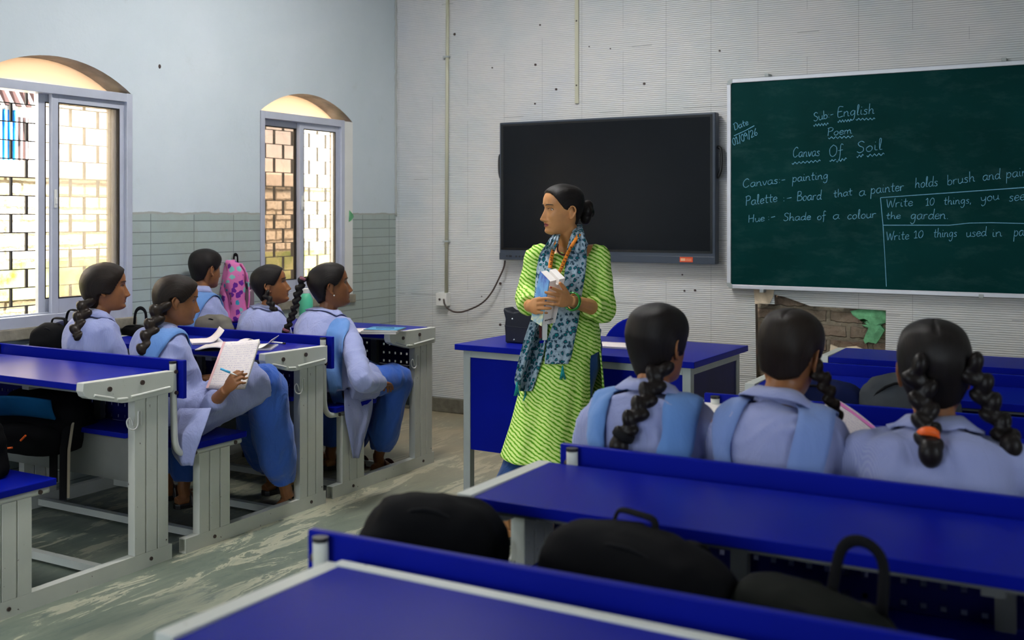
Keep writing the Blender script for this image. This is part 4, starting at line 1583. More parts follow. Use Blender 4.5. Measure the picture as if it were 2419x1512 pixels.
def hand(mb, wrist, d, pn, ts, sc=1.0, curl=(18, 25, 20), curls=None, thumb=(0.70, 0.60, 0.30), spread=3.0, nails=None):
    """palm, five separate bent fingers; d finger direction, pn the way the palm faces, ts thumb side (+1/-1 along d x pn)"""
    d = Vector(d).normalized()
    pn = Vector(pn)
    pn = (pn - d * pn.dot(d)).normalized()
    s = d.cross(pn) * ts
    W0 = Vector(wrist)
    secs = [(-.012, .023, .017), (.012, .027, .0165), (.040, .036, .0145), (.062, .0385, .0125), (.078, .036, .0095)]
    rings = []
    for (a, rx, ry) in secs:
        ring = []
        for k in range(16):
            an = 2 * PI * k / 16
            ring.append(W0 + (d * a + s * (rx * math.cos(an) * 1.0) + pn * (ry * math.sin(an))) * sc)
        rings.append(ring)
    mb.rings(rings)
    offs = [.0285, .0098, -.0090, -.0270]
    st = [.072, .076, .073, .066]
    ln = [.068, .076, .070, .055]
    rad = [.0082, .0084, .0080, .0070]
    tips = []
    for i in range(4):
        c = curls[i] if curls else curl
        p = W0 + (d * st[i] + s * offs[i]) * sc
        dirv = (d + s * math.tan(math.radians((1.5 - i) * spread))).normalized()
        pts = [p - dirv * 0.018 * sc, p]
        for q, ang in zip((.44, .31, .25), c):
            ax = dirv.cross(pn)
            dirv = (Matrix.Rotation(math.radians(ang), 3, ax.normalized()) @ dirv).normalized()
            p = p + dirv * ln[i] * q * sc
            pts.append(p)
        r = rad[i] * sc
        limb(mb, pts, [r, r * 1.06, r * .98, r * .92, r * .62], 10, 4)
        tips.append((p, dirv, pn))
    a, b, c = thumb
    td = (d * a + s * b + pn * c).normalized()
    p = W0 + (d * .020 + s * .024 + pn * .004) * sc
    pts = [p, p + td * .028 * sc]
    td2 = (td + d * 0.35).normalized()
    pts += [pts[-1] + td2 * .026 * sc, pts[-1] + td2 * .026 * sc + (td2 + d * .2).normalized() * .021 * sc]
    limb(mb, pts, [.0125 * sc, .0105 * sc, .0092 * sc, .0062 * sc], 10, 4)
    if nails is not None:
        for (tp, dv, pv) in tips:
            nails.ball(tp - dv * 0.004 * sc - pv * 0.0055 * sc, 1.0, 8, 6, Matrix((dv, dv.cross(pv), pv)).transposed() @ Matrix.Diagonal((.0055 * sc, .0046 * sc, .0018 * sc)))
    return tips


def trunk(mb, spine, r, secs, infl=0.0, n=28):
    """torso loft along a spine; r right vector; secs list of (t, half width, half depth)"""
    sp = [Vector(p) for p in cr([tuple(p) for p in spine], 8)]
    N = len(sp) - 1
    rings = []
    rows = cr(secs, 4)
    for t, hw, dp in rows:
        f = max(0, min(1, t)) * N
        i = min(int(f), N - 1)
        c = sp[i].lerp(sp[i + 1], f - i)
        tg = (sp[min(i + 2, N)] - sp[max(i - 1, 0)]).normalized()
        d = tg.cross(r).normalized()      # forward of the section (r x up reversed)
        d = -d if d.dot(r.cross(tg)) > 0 else d
        ring = []
        for k in range(n):
            a = 2 * PI * k / n
            ca, sa = math.cos(a), math.sin(a)
            e = 0.86
            ring.append(c + r * ((hw + infl) * math.copysign(abs(ca) ** e, ca)) + d * ((dp + infl) * math.copysign(abs(sa) ** e, sa)))
        rings.append(ring)
    mb.rings(rings)


def finish_body(name, mb, voxel, Mh, skin, org, label, hgaze=(0, 1, 0), extra=None, group=None):
    me = remesh(mb, voxel, 1 if voxel > .003 else 2, 0.5)
    em = MB()
    eyes_shape(em, Mh, hgaze)
    if extra:
        em.cur = 4
        o = len(em.v)
        em.v.extend(extra.v)
        for f in extra.f:
            em.f.append(tuple(i + o for i in f))
            em.mi.append(4)
    e_me = em.mesh('eyes', [])
    bm = bmesh.new()
    bm.from_mesh(me)
    bm.from_mesh(e_me)
    out = bpy.data.meshes.new(name)
    bm.to_mesh(out)
    bm.free()
    for m in (skin, M['eye_white'], M['iris'], M['hair'], M['nail']):
        out.materials.append(m)
    inv = Mh.inverted()
    lip = [0.0] * len(out.vertices)
    for v in out.vertices:
        q = inv @ v.co
        if q.y > 0.05 and abs(q.x) < .028 and -.077 < q.z < -.050:
            lip[v.index] = sstep(1.0 - (abs(q.x) / .0245) ** 2 - ((q.z + .0632) / .0105) ** 2, 0.0, 0.35)
    at_ = out.attributes.new('lip', 'FLOAT', 'POINT')
    at_.data.foreach_set('value', lip)
    shift(out, org)
    out.polygons.foreach_set('use_smooth', [True] * len(out.polygons))
    o = link(name, out)
    o.location = org
    return tag(o, label, 'person', group)


def push_out(rows, bv, gap):
    out = []
    for row in rows:
        nr = []
        for p in row:
            h = bv.find_nearest(p)
            if h[0] is not None and h[3] < 0.10 and (p - h[0]).dot(h[1]) < gap:
                p = h[0] + h[1] * gap
            nr.append(p)
        out.append(nr)
    return out


def px_strip(rows, bv, off, dflt, n=8, grow=5):
    """cloth strip that falls over the garment beneath; rows are (v, left u, right u) edges in the photograph"""
    fr = cr(rows, grow)
    rays, dep = [], []
    last = dflt
    for (v, a, b) in fr:
        rr, dd = [], []
        for k in range(n + 1):
            u = a + (b - a) * k / n
            ray = FWD + RGT * ((u - CX) / FOC) + Vector((0, 0, (HY - v) / FOC))
            h = bv.ray_cast(EYE, ray.normalized(), 20)
            q = h[3] / ray.length - off if h[0] is not None else last
            last = q
            rr.append(ray)
            dd.append(q)
        rays.append(rr)
        dep.append(dd)
    m = len(dep)
    raw = [list(r) for r in dep]
    for _ in range(5):
        dep = [[(dep[max(i - 1, 0)][j] + dep[i][j] * 2 + dep[min(i + 1, m - 1)][j] + dep[i][max(j - 1, 0)] + dep[i][min(j + 1, n)]) / 6 for j in range(n + 1)] for i in range(m)]
    return [[EYE + rays[i][j] * min(dep[i][j], raw[i][j]) for j in range(n + 1)] for i in range(m)]


def garment(name, mb, mat, parent, org, voxel=0.009, sm=5, amp=0.006, seed=0.0, stretch=(7, 7, 5)):
    me = remesh(mb, voxel, sm, 0.5)

    def fold(p):
        q = Vector((p.x * stretch[0] + seed, p.y * stretch[1], p.z * stretch[2]))
        w = noise.noise(q * 0.7) * 1.2
        a = 1 - abs(noise.noise(Vector((q.x + w, q.y + w, q.z * 1.3 + 2 * w))))
        return amp * (a * a - 0.55) + amp * 0.5 * noise.noise(q * 2.1)
    displace(me, fold)
    world = me
    bv = BVHTree.FromPolygons([v.co.copy() for v in me.vertices], [tuple(p.vertices) for p in me.polygons])
    shift(me, org)
    me.materials.clear()
    me.materials.append(mat)
    me.polygons.foreach_set('use_smooth', [True] * len(me.polygons))
    o = link(name, me, parent)
    return o, bv


def ribbon(name, rows, mat, parent, org, bv=None, off=0.006, thick=0.003, passes=2, wave=0.0):
    """cloth strip: rows of points across; laid onto bv with a small gap when given"""
    if bv is not None:
        for _ in range(passes):
            new = []
            for row in rows:
                nr = []
                for p in row:
                    hit = bv.find_nearest(p)
                    if hit[0] is not None and hit[3] < 0.12:
                        nr.append(hit[0] + hit[1] * off)
                    else:
                        nr.append(p)
                new.append(nr)
            sm = [list(r) for r in new]
            for i in range(len(new)):
                for j in range(len(new[i])):
                    a, b = new[max(i - 1, 0)][j], new[min(i + 1, len(new) - 1)][j]
                    sm[i][j] = new[i][j] * 0.5 + (a + b) * 0.25
            rows = sm
    if bv is not None:
        rows = push_out(rows, bv, off * .85)
    mb = MB()
    mb.rings(rows, cap=False, closed=False)
    o = mb.build(name, mat, parent, smooth=True, origin=org, solid=thick)
    return o


def girl(label, seat, yaw, head, hyaw, hpitch=0, hroll=0, s=0.9, skin='skin_g', lean=0.0, sw=0.135, arms=None, legs=None, voxel=0.0036,
         hair=None, braids=(), sashes=(-1, 1), sash_mat='scarf', gaze=(0, 1, 0), seed=0.0, lap=0.30, sash_low=0.0, wide=0.0, skirt=True, shoe='shoe', hmat='hair', ties=()):
    yw = math.radians(yaw)
    f = Vector((math.sin(yw), math.cos(yw), 0))
    r = Vector((math.cos(yw), -math.sin(yw), 0))
    U = Vector((0, 0, 1))
    org = Vector((seat[0], seat[1], 0.442))
    Lc = lambda x, y, z: org + r * x + f * y + U * z
    Mh = Matrix.Translation(head) @ Matrix.Rotation(-math.radians(hyaw), 4, 'Z') @ Matrix.Rotation(-math.radians(hpitch), 4, 'X') @ Matrix.Rotation(math.radians(hroll), 4, 'Y') @ Matrix.Scale(s, 4)
    hf = Vector((math.sin(math.radians(hyaw)), math.cos(math.radians(hyaw)), 0))
    N = Mh @ Vector((0, -0.042, -0.150))
    pel = Lc(0, -0.03, 0.085)
    mid = pel.lerp(N, 0.5) - f * (0.035 + lean)
    spine = [pel, pel.lerp(mid, 0.5) - f * 0.012, mid, mid.lerp(N, 0.6) - f * 0.018, N]
    secs = [(0, .150, .105), (.2, .146, .105), (.45, .122, .088), (.66, .138, .095), (.82, .140, .086), (.93, .095, .062), (1.0, .052, .047)]
    body, cloth, low = MB(), MB(), MB()
    trunk(body, spine, r, secs, -0.010)
    csecs = [(-0.02, .165, .118), (.2, .160, .118), (.45, .140, .104), (.66, .150, .106), (.82, .148, .096), (.92, .108, .072), (.985, .066, .060)]
    csecs = [(a, b + wide, c + wide * 0.5) for a, b, c in csecs]
    trunk(cloth, spine, r, csecs, 0.0)
    limb(body, [N - U * 0.04, N + U * 0.01, Mh @ Vector((0, -.022, -.085)), Mh @ Vector((0, -.015, -.04))], [.060 * s, .050 * s, .049 * s, .052 * s], 18)
    head_shape(body, Mh)
    # shoulders, arms
    shz = N - U * 0.058 - f * 0.012
    for k, sg in ((0, -1), (1, 1)):
        A = (arms or {}).get(sg, {})
        S = shz + r * (sg * (sw + wide))
        S = A.get('shoulder', S)
        E = A.get('elbow', S + r * (sg * 0.055) + f * 0.06 - U * 0.215)
        Wr = A.get('wrist', E - r * (sg * 0.10) + f * 0.175 + U * 0.03)
        limb(body, [S - r * sg * 0.03, S, S.lerp(E, .5), E, E.lerp(Wr, .5), Wr], [.040, .043, .037, .033, .030, .022], 12)
        limb(cloth, [shz + r * sg * sw * 0.45 + U * 0.012, S - r * sg * 0.012, S.lerp(E, .35) + r * sg * 0.006, S.lerp(E, .7), E, E.lerp(Wr, .45), E.lerp(Wr, A.get('cuff', .86))],
             [.056, .060, .057, .054, .053, .051, .043], 14)
        hd = A.get('dir', (Wr - E).normalized())
        pn = A.get('palm', -U)
        hand(body, Wr, hd, pn, A.get('ts', 1) * (1 if Vector(hd).cross(Vector(pn)).dot(-r * sg) > 0 else -1), A.get('sc', 0.86), A.get('curl', (22, 30, 22)), A.get('curls'), A.get('thumb', (.7, .6, .3)))
    # legs
    for sg in (-1, 1):
        Lg = (legs or {}).get(sg, {})
        Hp = Lc(sg * 0.082, 0.0, 0.080)
        K = Lg.get('knee', Lc(sg * 0.10, 0.385, 0.070))
        An = Lg.get('ankle', Lc(sg * 0.09, 0.345, -0.355))
        limb(body, [Hp, Hp.lerp(K, .5), K, K.lerp(An, .4), An], [.070, .060, .048, .044, .028], 12)
        tr = Lg.get('r', (.078, .076, .078, .078, .082, .052))
        limb(low, [Hp, Hp.lerp(K, .5), K + (K - Hp).normalized() * 0.01, K.lerp(An, .35), K.lerp(An, .70), K.lerp(An, .90)], list(tr), 16)
        if skirt:
            limb(cloth, [Hp + U * .005, Hp.lerp(K, .5) + U * .012, Hp.lerp(K, Lg.get('lap', lap) / 0.4) + U * .012], [.100, (.098, .094), (.098, .088)], 16)
        toe = Lg.get('toe', An + f * 0.15 - U * (An.z - 0.02 + 0.0))
        hl = An - f * 0.035 - U * (An.z - 0.028)
        bal = hl.lerp(toe, 0.6)
        limb(body, [An + U * .02, An, An - U * 0.03 + f * .01], [.029, .029, .030], 10)
        limb(body, [hl, hl.lerp(toe, .35) + U * .016, bal, toe], [(.026, .028), (.030, .030), (.036, .018), (.018, .011)], 12)
    P = finish_body('person', body, voxel, Mh, M[skin], org, label, gaze)
    shirt, bv = garment('shirt', cloth, M['shirt'], P, org, seed=seed, amp=0.0135)
    garment('trousers', low, M['salwar'], P, org, voxel=0.011, amp=0.012, seed=seed + 5, stretch=(9, 9, 4))
    # collar
    mb = MB()
    rings = []
    up = (Mh @ Vector((0, -.02, -.06)) - N).normalized()
    fx = (f - up * f.dot(up)).normalized()
    rx = fx.cross(up)
    for (h, k, fk) in ((0.0, 1.10, .0), (0.022, 1.04, .0), (0.036, 1.05, .0), (0.040, 1.14, .0), (0.026, 1.40, .0), (0.004, 1.78, .0)):
        ring = []
        for j in range(41):
            a = math.radians(18 + 324 * j / 40)          # opening at the throat
            rr_ = 0.054 * s / 0.9 * k
            drop = -0.030 * max(0, math.cos(a)) * (1.4 if k > 1.25 else 1.0)
            ring.append(N + rx * (math.sin(a) * rr_ * 1.05) + fx * (math.cos(a) * rr_ + 0.004) + up * (h + drop + 0.004 * math.sin(3 * a + seed)))
        rings.append(ring)
    rings = rings[:3] + push_out(rings[3:], bv, .009)
    mb.rings(rings, cap=False, closed=False)
    mb.build('collar', M['shirt'], P, smooth=True, origin=org, solid=0.003)
    # sash bands over the shoulders
    for sg in sashes:
        rows = []
        bw = 0.046
        back_c = mid - f * 0.13
        ctr = [N + r * sg * 0.045 + f * .16 - U * .34, N + r * sg * 0.045 + f * .14 - U * .22, N + r * sg * 0.065 + f * .10 - U * .12, N + r * sg * .088 + f * .055 - U * .035, N + r * sg * .098 - U * .0 - f * .005,
               N + r * sg * .104 - f * .075 - U * .045, N + r * sg * .108 - f * .13 - U * .13, mid + r * sg * .110 - f * .14 + U * .02, mid + r * sg * .112 - f * .14 - U * (.12 + sash_low)]
        for c in cr([tuple(c) for c in ctr], 5):
            c = Vector(c)
            rows.append([c + r * (bw * t) for t in (-1, -.6, -.2, .2, .6, 1)])
        ribbon('sash', rows, M[sash_mat], P, org, bv, 0.010, 0.004)
    # shoes
    for sg in (-1, 1):
        Lg = (legs or {}).get(sg, {})
        An = Lg.get('ankle', Lc(sg * 0.09, 0.345, -0.355))
        toe = Lg.get('toe', An + f * 0.15 - U * (An.z - 0.02))
        hl = An - f * 0.035 - U * (An.z - 0.028)
        mb = MB()
        ww = (toe - hl).normalized()
        side = ww.cross(U)
        rings = []
        for t, w_, h0 in ((-0.06, .012, 0), (0.02, .032, 0), (.35, .033, 0), (.65, .044, 0), (.92, .038, 0), (1.06, .014, 0)):
            c = hl.lerp(toe, t)
            c.z = 0
            rings.append([c + side * w_ * a + U * b for a, b in ((-1, .002), (1, .002), (1.0, .018), (.9, .024), (-.9, .024), (-1, .018))])
        mb.rings(rings)
        for t, w_ in ((.30, .036), (.62, .044)):
            c = hl.lerp(toe, t)
            arcs = []
            for j in range(9):
                a = PI * j / 8
                arcs.append((c + side * (w_ * math.cos(a)) + U * ((.062 if t < .5 else .044) * math.sin(a) + .012)) - U * c.z)
            mb.tube(arcs, [(0.012, 0.003)] * 9, 8)
        sh = mb.build('shoe', M[shoe], P, smooth=False, origin=org)
    hh = dict(hair or {})
    H = hair_cap(Mh, parent=P, org=org, mat=M[hmat], **hh)
    hv = BVHTree.FromPolygons([v.co + org for v in H.data.vertices], [tuple(p.vertices) for p in H.data.polygons])
    w0 = (head - EYE).dot(FWD)
    for bi, B in enumerate(braids):
        pts = []
        last = w0 - 0.10 * B.get('front', 1)
        for (u, v) in B['px']:
            ray = (FWD + RGT * ((u - CX) / FOC) + U * ((HY - v) / FOC))
            d0 = w0 + B.get('dw', 0.0)
            ln = ray.length
            best = None
            for tree in (bv, hv):
                hit = tree.ray_cast(EYE, ray.normalized(), 20)
                if hit[0] is not None:
                    q = hit[3] / ln
                    best = q if best is None else min(best, q)
            if B.get('free') or best is None:
                q = last if best is None and not B.get('free') else d0
            else:
                q = best - B['r'][0] * 0.55
            last = q
            pts.append(EYE + ray * q)
        # even out the depth
        for _ in range(2):
            ds = [(p - EYE).dot(FWD) for p in pts]
            for i in range(1, len(pts) - 1):
                dd = min(ds[i], (ds[i - 1] + ds[i + 1]) / 2 + 0.004)
                pts[i] = EYE + (pts[i] - EYE) * (dd / ds[i])
        vn = (EYE - pts[0]).normalized()
        mb = plait(pts, B['r'][0], B['r'][1], vn)
        if B.get('bulb'):
            mb.ball(pts[-1] - U * B['bulb'] * 0.3, (B['bulb'], B['bulb'], B['bulb'] * 1.25), 14, 10)
        me = remesh(mb, 0.0042, 1, 0.4)
        shift(me, org)
        me.materials.append(M[hmat])
        me.polygons.foreach_set('use_smooth', [True] * len(me.polygons))
        bo = link('braid', me, P)
        for (ix, col, tr_) in B.get('ties', ()):
            q = cr([tuple(p) for p in pts], 6)
            i = min(int(ix * (len(q) - 1)), len(q) - 2)
            a, b = Vector(q[i]), Vector(q[i + 1])
            t = (b - a).normalized()
            mb = MB()
            mb.tube([a - t * tr_ * 0.35, a - t * tr_ * 0.2, a + t * tr_ * 0.2, a + t * tr_ * 0.35], [tr_ * 0.9, tr_, tr_, tr_ * 0.9], 14)
            mb.build('hair_tie', M[col], bo, smooth=True, origin=org)
    return P, Mh, bv


HD = lambda u, v, y: at(u, v, y=y)

# hair that hangs over the ears
OVER = [(0, .083), (20, .078), (38, .060), (52, .034), (64, -.004), (76, -.030), (88, -.026), (104, -.030), (120, -.060), (140, -.085), (180, -.10)]

# G1: far seat of the second bench
girl('person in profile by the left window, thick braid, black bag behind', (-4.02, 3.31), 18, HD(252, 682, 3.36), 40, -1, 0, s=0.90, skin='skin_g', seed=1.0, sw=.128,
     hair=dict(top=.012, back=.030, line=OVER, part=1.0, puff=.012), braids=[dict(px=[(204, 712), (196, 738), (185, 764), (179, 796)], r=(.034, .028))], sashes=(), hmat='hair_brown')
# G2: writes on her raised knee
k2 = at(618, 905, d=4.72)
a2 = at(668, 1168, z=0.10)
w2 = at(534, 921, d=4.41)
e2 = at(466, 990, d=4.60)
G2 = girl('person in lavender uniform writing in a notebook propped on a raised knee', (-3.52, 3.30), 14, HD(419, 713, 3.37), 37, 7, 0, s=0.89, seed=2.0, sw=.135, voxel=.0034,
     hair=dict(top=.011, back=.024, part=1.0, puff=.008), braids=[dict(px=[(380, 722), (367, 752), (353, 786), (337, 836)], r=(.036, .029))], sashes=(1,), hmat='hair_brown', lap=0.36,
     arms={1: dict(elbow=e2, wrist=w2, dir=(at(570, 876, d=4.37) - w2), palm=(-0.50, 0.55, -0.62), curl=(48, 58, 44), sc=.90, cuff=.70, thumb=(.8, .35, .55))},
     legs={1: dict(knee=k2, ankle=at(676, 1160, z=0.10), toe=at(706, 1188, z=0.025), lap=.405, r=(.076, .078, .084, .092, .088, .052)),
           -1: dict(knee=Vector((-3.52, 3.70, .53)), ankle=at(640, 1120, z=.10), toe=at(690, 1140, z=.03), r=(.076, .076, .080, .088, .086, .050))})
# G3: far end of the third bench, turned away
girl('person facing away beside the pink backpack, blue sash over the shoulder', (-4.275, 4.22), 8, HD(487, 638, 4.30), 6, 3, 0, s=0.88, seed=3.0, sw=.118,
     hair=dict(top=.010, back=.016, part=0), braids=[dict(px=[(472, 668), (462, 686), (458, 705)], r=(.024, .018), free=True, dw=-.02)], sashes=(-1, 1))
# G4: middle of the third bench
girl('person with slim front braid gazing up in profile below the far window', (-3.92, 4.26), 22, HD(641, 676, 4.32), 52, -10, 0, s=0.88, skin='skin_g', seed=4.0, sw=.116,
     hair=dict(top=.010, back=.020, part=1.0, line=[(0, .083), (20, .080), (38, .066), (52, .044), (62, .020), (72, .000), (82, .004), (92, .014), (104, -.02), (116, -.045), (135, -.072), (180, -.085)]),
     braids=[dict(px=[(628, 694), (638, 714), (650, 736), (662, 758)], r=(.020, .016), free=True, dw=-.09)], sashes=())
# G5: aisle seat of the third bench, sash down her back
G5 = girl('person with high tied braid and pearl earring in the front left aisle seat', (-3.46, 4.24), 7, HD(782, 678, 4.36), 40, -8, 0, s=0.97, skin='skin_g2', seed=5.0, sw=.140, voxel=.0034,
     lean=.03, hair=dict(top=.009, back=.024, line=[(0, .085), (20, .082), (38, .070), (52, .052), (62, .030), (72, .008), (82, .004), (92, .022), (104, .010), (116, -.034), (135, -.066), (180, -.080)]),
     braids=[dict(px=[(716, 658), (705, 688), (698, 720), (688, 752), (676, 780), (668, 796)], r=(.022, .016), free=True, dw=-.06, ties=[(.02, 'rose', .020), (.80, 'rose', .020)])],
     sashes=(), shoe='shoe_maroon', lap=.13,
     arms={1: dict(elbow=at(858, 900, d=5.02), wrist=at(900, 905, d=5.20), cuff=.95)},
     legs={1: dict(ankle=Vector((-3.425, 4.60, .087))), -1: dict(ankle=Vector((-3.60, 4.60, .087)))})
g5, Mh5, bv5 = G5
rows = px_strip([(752, 794, 818), (762, 782, 826), (778, 774, 824), (800, 768, 814), (830, 764, 811), (870, 767, 808), (910, 774, 808), (945, 784, 812), (970, 800, 832), (990, 816, 842)], bv5, .012, 5.0)
ribbon('sash', push_out(rows, bv5, .009), M['scarf'], g5, g5.location)
mb = MB(); mb.ball(Mh5 @ Vector((.079, -.004, -.040)), .0042, 10, 8)
mb.build('earring', plain('pearl', rgb(236, 232, 226), .2), g5, smooth=True, origin=g5.location)
# loose tails of the shirts hanging past the seats
rows = [[at(a + (b - a) * k / 6, v, x=-3.284) + Vector((.006 * math.sin(k * 1.7 + v * .03), 0, 0)) + FWD * max(0, (985 - v) * .0012) for k in range(7)] for (v, a, b) in cr([(925, 806, 874), (968, 814, 876), (1010, 822, 868), (1050, 828, 858), (1082, 832, 850)], 3)]
ribbon('shirt_tail', rows, M['shirt'], g5, g5.location)
g2b = G2[0]
rows = [[at(a + (b - a) * k / 6, v, y=3.112) + Vector((0, .005 * math.sin(k * 1.7 + v * .03), 0)) + FWD * max(0, (1030 - v) * .0018) for k in range(7)] for (v, a, b) in cr([(975, 404, 480), (1030, 405, 476), (1070, 406, 464), (1100, 426, 458)], 3)]
ribbon('shirt_tail', rows, M['shirt'], g2b, g2b.location)
# right-hand row, seen from behind
girl('person seen from behind with one long braid tied in black', (-1.065, 2.655), -4, HD(1557, 818, 2.72), 14, 2, 0, s=0.88, seed=6.0, sw=.135, skin='skin_g',
     hair=dict(top=.010, back=.018, low=.01, line=OVER[:6] + [(88, -.01), (104, -.02), (120, -.06), (140, -.095), (180, -.12)]), hmat='hair',
     braids=[dict(px=[(1560, 868), (1548, 900), (1530, 935), (1508, 970), (1484, 1008), (1462, 1048)], r=(.030, .024), ties=[(.90, 'tie_black', .030)], bulb=.026)], sashes=(-1, 1))
girl('person seen from behind reading a notebook, hair parted, slim braid on right', (-0.715, 2.66), 2, HD(1868, 842, 2.73), 6, 12, 4, s=0.91, seed=7.0, sw=.130, skin='skin_g',
     hair=dict(top=.010, back=.016, part=1.0, low=.0), hmat='hair_brown', braids=[dict(px=[(1926, 870), (1944, 896), (1956, 926), (1968, 960), (1984, 1004)], r=(.021, .016), free=True, dw=-.05)], sashes=(-1, 1), sash_mat='scarf_pale')
girl('person seen from behind with two thick braids, one tied in orange', (-0.335, 2.665), -3, HD(2205, 882, 2.72), -12, 4, 0, s=0.96, seed=8.0, sw=.155, wide=.02, skin='skin_g',
     hair=dict(top=.012, back=.018, part=1.0, low=.01), hmat='hair',
     braids=[dict(px=[(2158, 868), (2176, 905), (2182, 945), (2186, 985), (2192, 1030), (2198, 1062)], r=(.031, .026), ties=[(.80, 'orange', .026)], bulb=.027),
             dict(px=[(2292, 862), (2312, 900), (2332, 945), (2352, 985), (2374, 1025), (2388, 1048)], r=(.029, .025), bulb=.025)], sashes=())

# ================================================================== THE TEACHER
def teacher():
    DO = 0.15
    D = lambda u, v, d: at(u, v, d=d - DO)
    org = Vector((-2.25, 4.05, 0.0))
    f = Vector((0.30, -0.954, 0)).normalized()
    r = Vector((f.y, -f.x, 0))              # her right, picture left
    U = Vector((0, 0, 1))
    s = 0.90
    head = D(1327, 499, 4.82)
    fd = (-RGT * math.cos(math.radians(24)) - FWD * math.sin(math.radians(24)))
    hyaw = math.degrees(math.atan2(fd.x, fd.y))
    Mh = Matrix.Translation(head) @ Matrix.Rotation(-math.radians(hyaw), 4, 'Z') @ Matrix.Rotation(-math.radians(2), 4, 'X') @ Matrix.Rotation(math.radians(-3), 4, 'Y') @ Matrix.Scale(s, 4)
    pel, wai, che, N = D(1343, 838, 4.93), D(1341, 748, 4.88), D(1340, 662, 4.84), D(1344, 584, 4.86)
    spine = [pel, wai, che, N]
    body, cloth, low = MB(), MB(), MB()
    trunk(body, spine, r, [(0, .132, .088), (.33, .112, .085), (.66, .135, .100), (.86, .135, .075), (.94, .095, .055), (1.0, .056, .048)], -0.004)
    trunk(cloth, spine, r, [(.06, .150, .125), (.2, .140, .118), (.36, .128, .106), (.52, .134, .116), (.66, .146, .128), (.82, .150, .094), (.89, .136, .070), (.925, .110, .050), (.945, .085, .044)], 0.0)
    limb(body, [N - U * .05, N, Mh @ Vector((0.0, -.025, -.090)), Mh @ Vector((0, -.018, -.04))], [.055, .047, .047, .050], 18)
    head_shape(body, Mh, nose=1.12, lips=1.05)
    # collar bones and shoulders slope
    SR, SL = D(1272, 604, 4.86), D(1410, 602, 4.84)
    ER, EL = D(1247, 700, 4.83), D(1427, 733, 4.78)
    WR, WL = D(1251, 724, 4.55), D(1347, 711, 4.52)
    nails = MB()
    for S, E, Wr, sg, cuff in ((SR, ER, WR, 1, .88), (SL, EL, WL, -1, .40)):
        inn = N - U * .045 - r * (-sg) * .0 + r * sg * .05
        limb(body, [inn, S, S.lerp(E, .5), E, E.lerp(Wr, .5), Wr], [.040, .043, .038, .036, .032, .0235], 12)
        limb(cloth, [inn - U * (.012 if sg < 0 else .004) + r * sg * (.035 if sg < 0 else .008), S - U * .004, S.lerp(E, .35), S.lerp(E, .75), E, E.lerp(Wr, cuff * .6), E.lerp(Wr, cuff)], [.040, .056, .055, .053, .054, .052, .050 if cuff < .5 else .044], 16)
    dl = (D(1272, 692, 4.375) - WL)
    hand(body, WL, dl, FWD * 0.9 - RGT * 0.12 - U * 0.1, 1 if dl.cross(FWD).dot(U) > 0 else -1, 0.94, curls=[(4, 10, 8), (10, 22, 16), (14, 30, 22), (16, 34, 26)], thumb=(.62, .62, .10), spread=5, nails=nails)
    dr = (D(1292, 722, 4.425) - WR)
    hand(body, WR, dr, FWD * 0.85 + RGT * 0.15 - U * 0.1, 1 if dr.cross(FWD).dot(U) > 0 else -1, 0.92, curls=[(16, 26, 16), (20, 30, 20), (22, 34, 22), (26, 36, 26)], thumb=(.55, .30, .75), spread=4, nails=nails)
    # legs and wide trousers
    HPs = (pel + r * .072, pel - r * .066)
    legs = ((HPs[0], D(1262, 1005, 4.78), D(1194, 1185, 4.66), D(1204, 1212, 4.70), at(1150, 1222, z=.02)),
            (HPs[1], D(1340, 1010, 4.84), D(1290, 1165, 4.80), D(1296, 1190, 4.82), at(1262, 1208, z=.02)))
    for Hp, K, An, hl, toe in legs:
        An = Vector((An.x, An.y, .09))
        limb(body, [Hp, Hp.lerp(K, .5), K, K.lerp(An, .4), An], [.085, .070, .052, .046, .030], 12)
        hl = An + (An - toe).normalized() * .04
        hl.z = .03
        toe.z = .022
        limb(body, [An + U * .03, An, An - U * .04], [.030, .030, .032], 10)
        limb(body, [hl, hl.lerp(toe, .35) + U * .018, hl.lerp(toe, .65), toe], [(.028, .028), (.032, .032), (.040, .020), (.020, .012)], 12)
        limb(low, [Hp + U * .12, Hp, Hp.lerp(K, .5), K, K.lerp(An, .45), K.lerp(An, .80), K.lerp(An, .93)], [.080, .088, .080, .080, .088, .098, .100], 18)
    gz = (0.20, 0.93, -0.22)
    P = finish_body('person', body, 0.0029, Mh, M['skin_t'], org, 'person in green striped kurta and printed scarf standing at the front with a book', gz, nails)
    ku, bv = garment('kurta', cloth, M['kurta'], P, org, voxel=0.007, sm=4, amp=0.008, seed=11.0)
    garment('trousers', low, M['navy_cloth'], P, org, voxel=0.010, amp=0.010, seed=12.0)
    # skirt of the kurta: front panel and, behind the side slit, the back panel
    R_ = [(742, 1281, 1403, 1403, 4.88, .118), (775, 1268, 1410, 1411, 4.89, .135), (805, 1257, 1404, 1416, 4.90, .150), (850, 1244, 1397, 1421, 4.89, .160), (900, 1233, 1395, 1426, 4.87, .165),
          (950, 1220, 1393, 1429, 4.84, .170), (1000, 1207, 1392, 1428, 4.81, .175), (1050, 1191, 1394, 1424, 4.78, .180), (1078, 1182, 1398, 1422, 4.76, .182)]
    fine = cr(R_, 5)

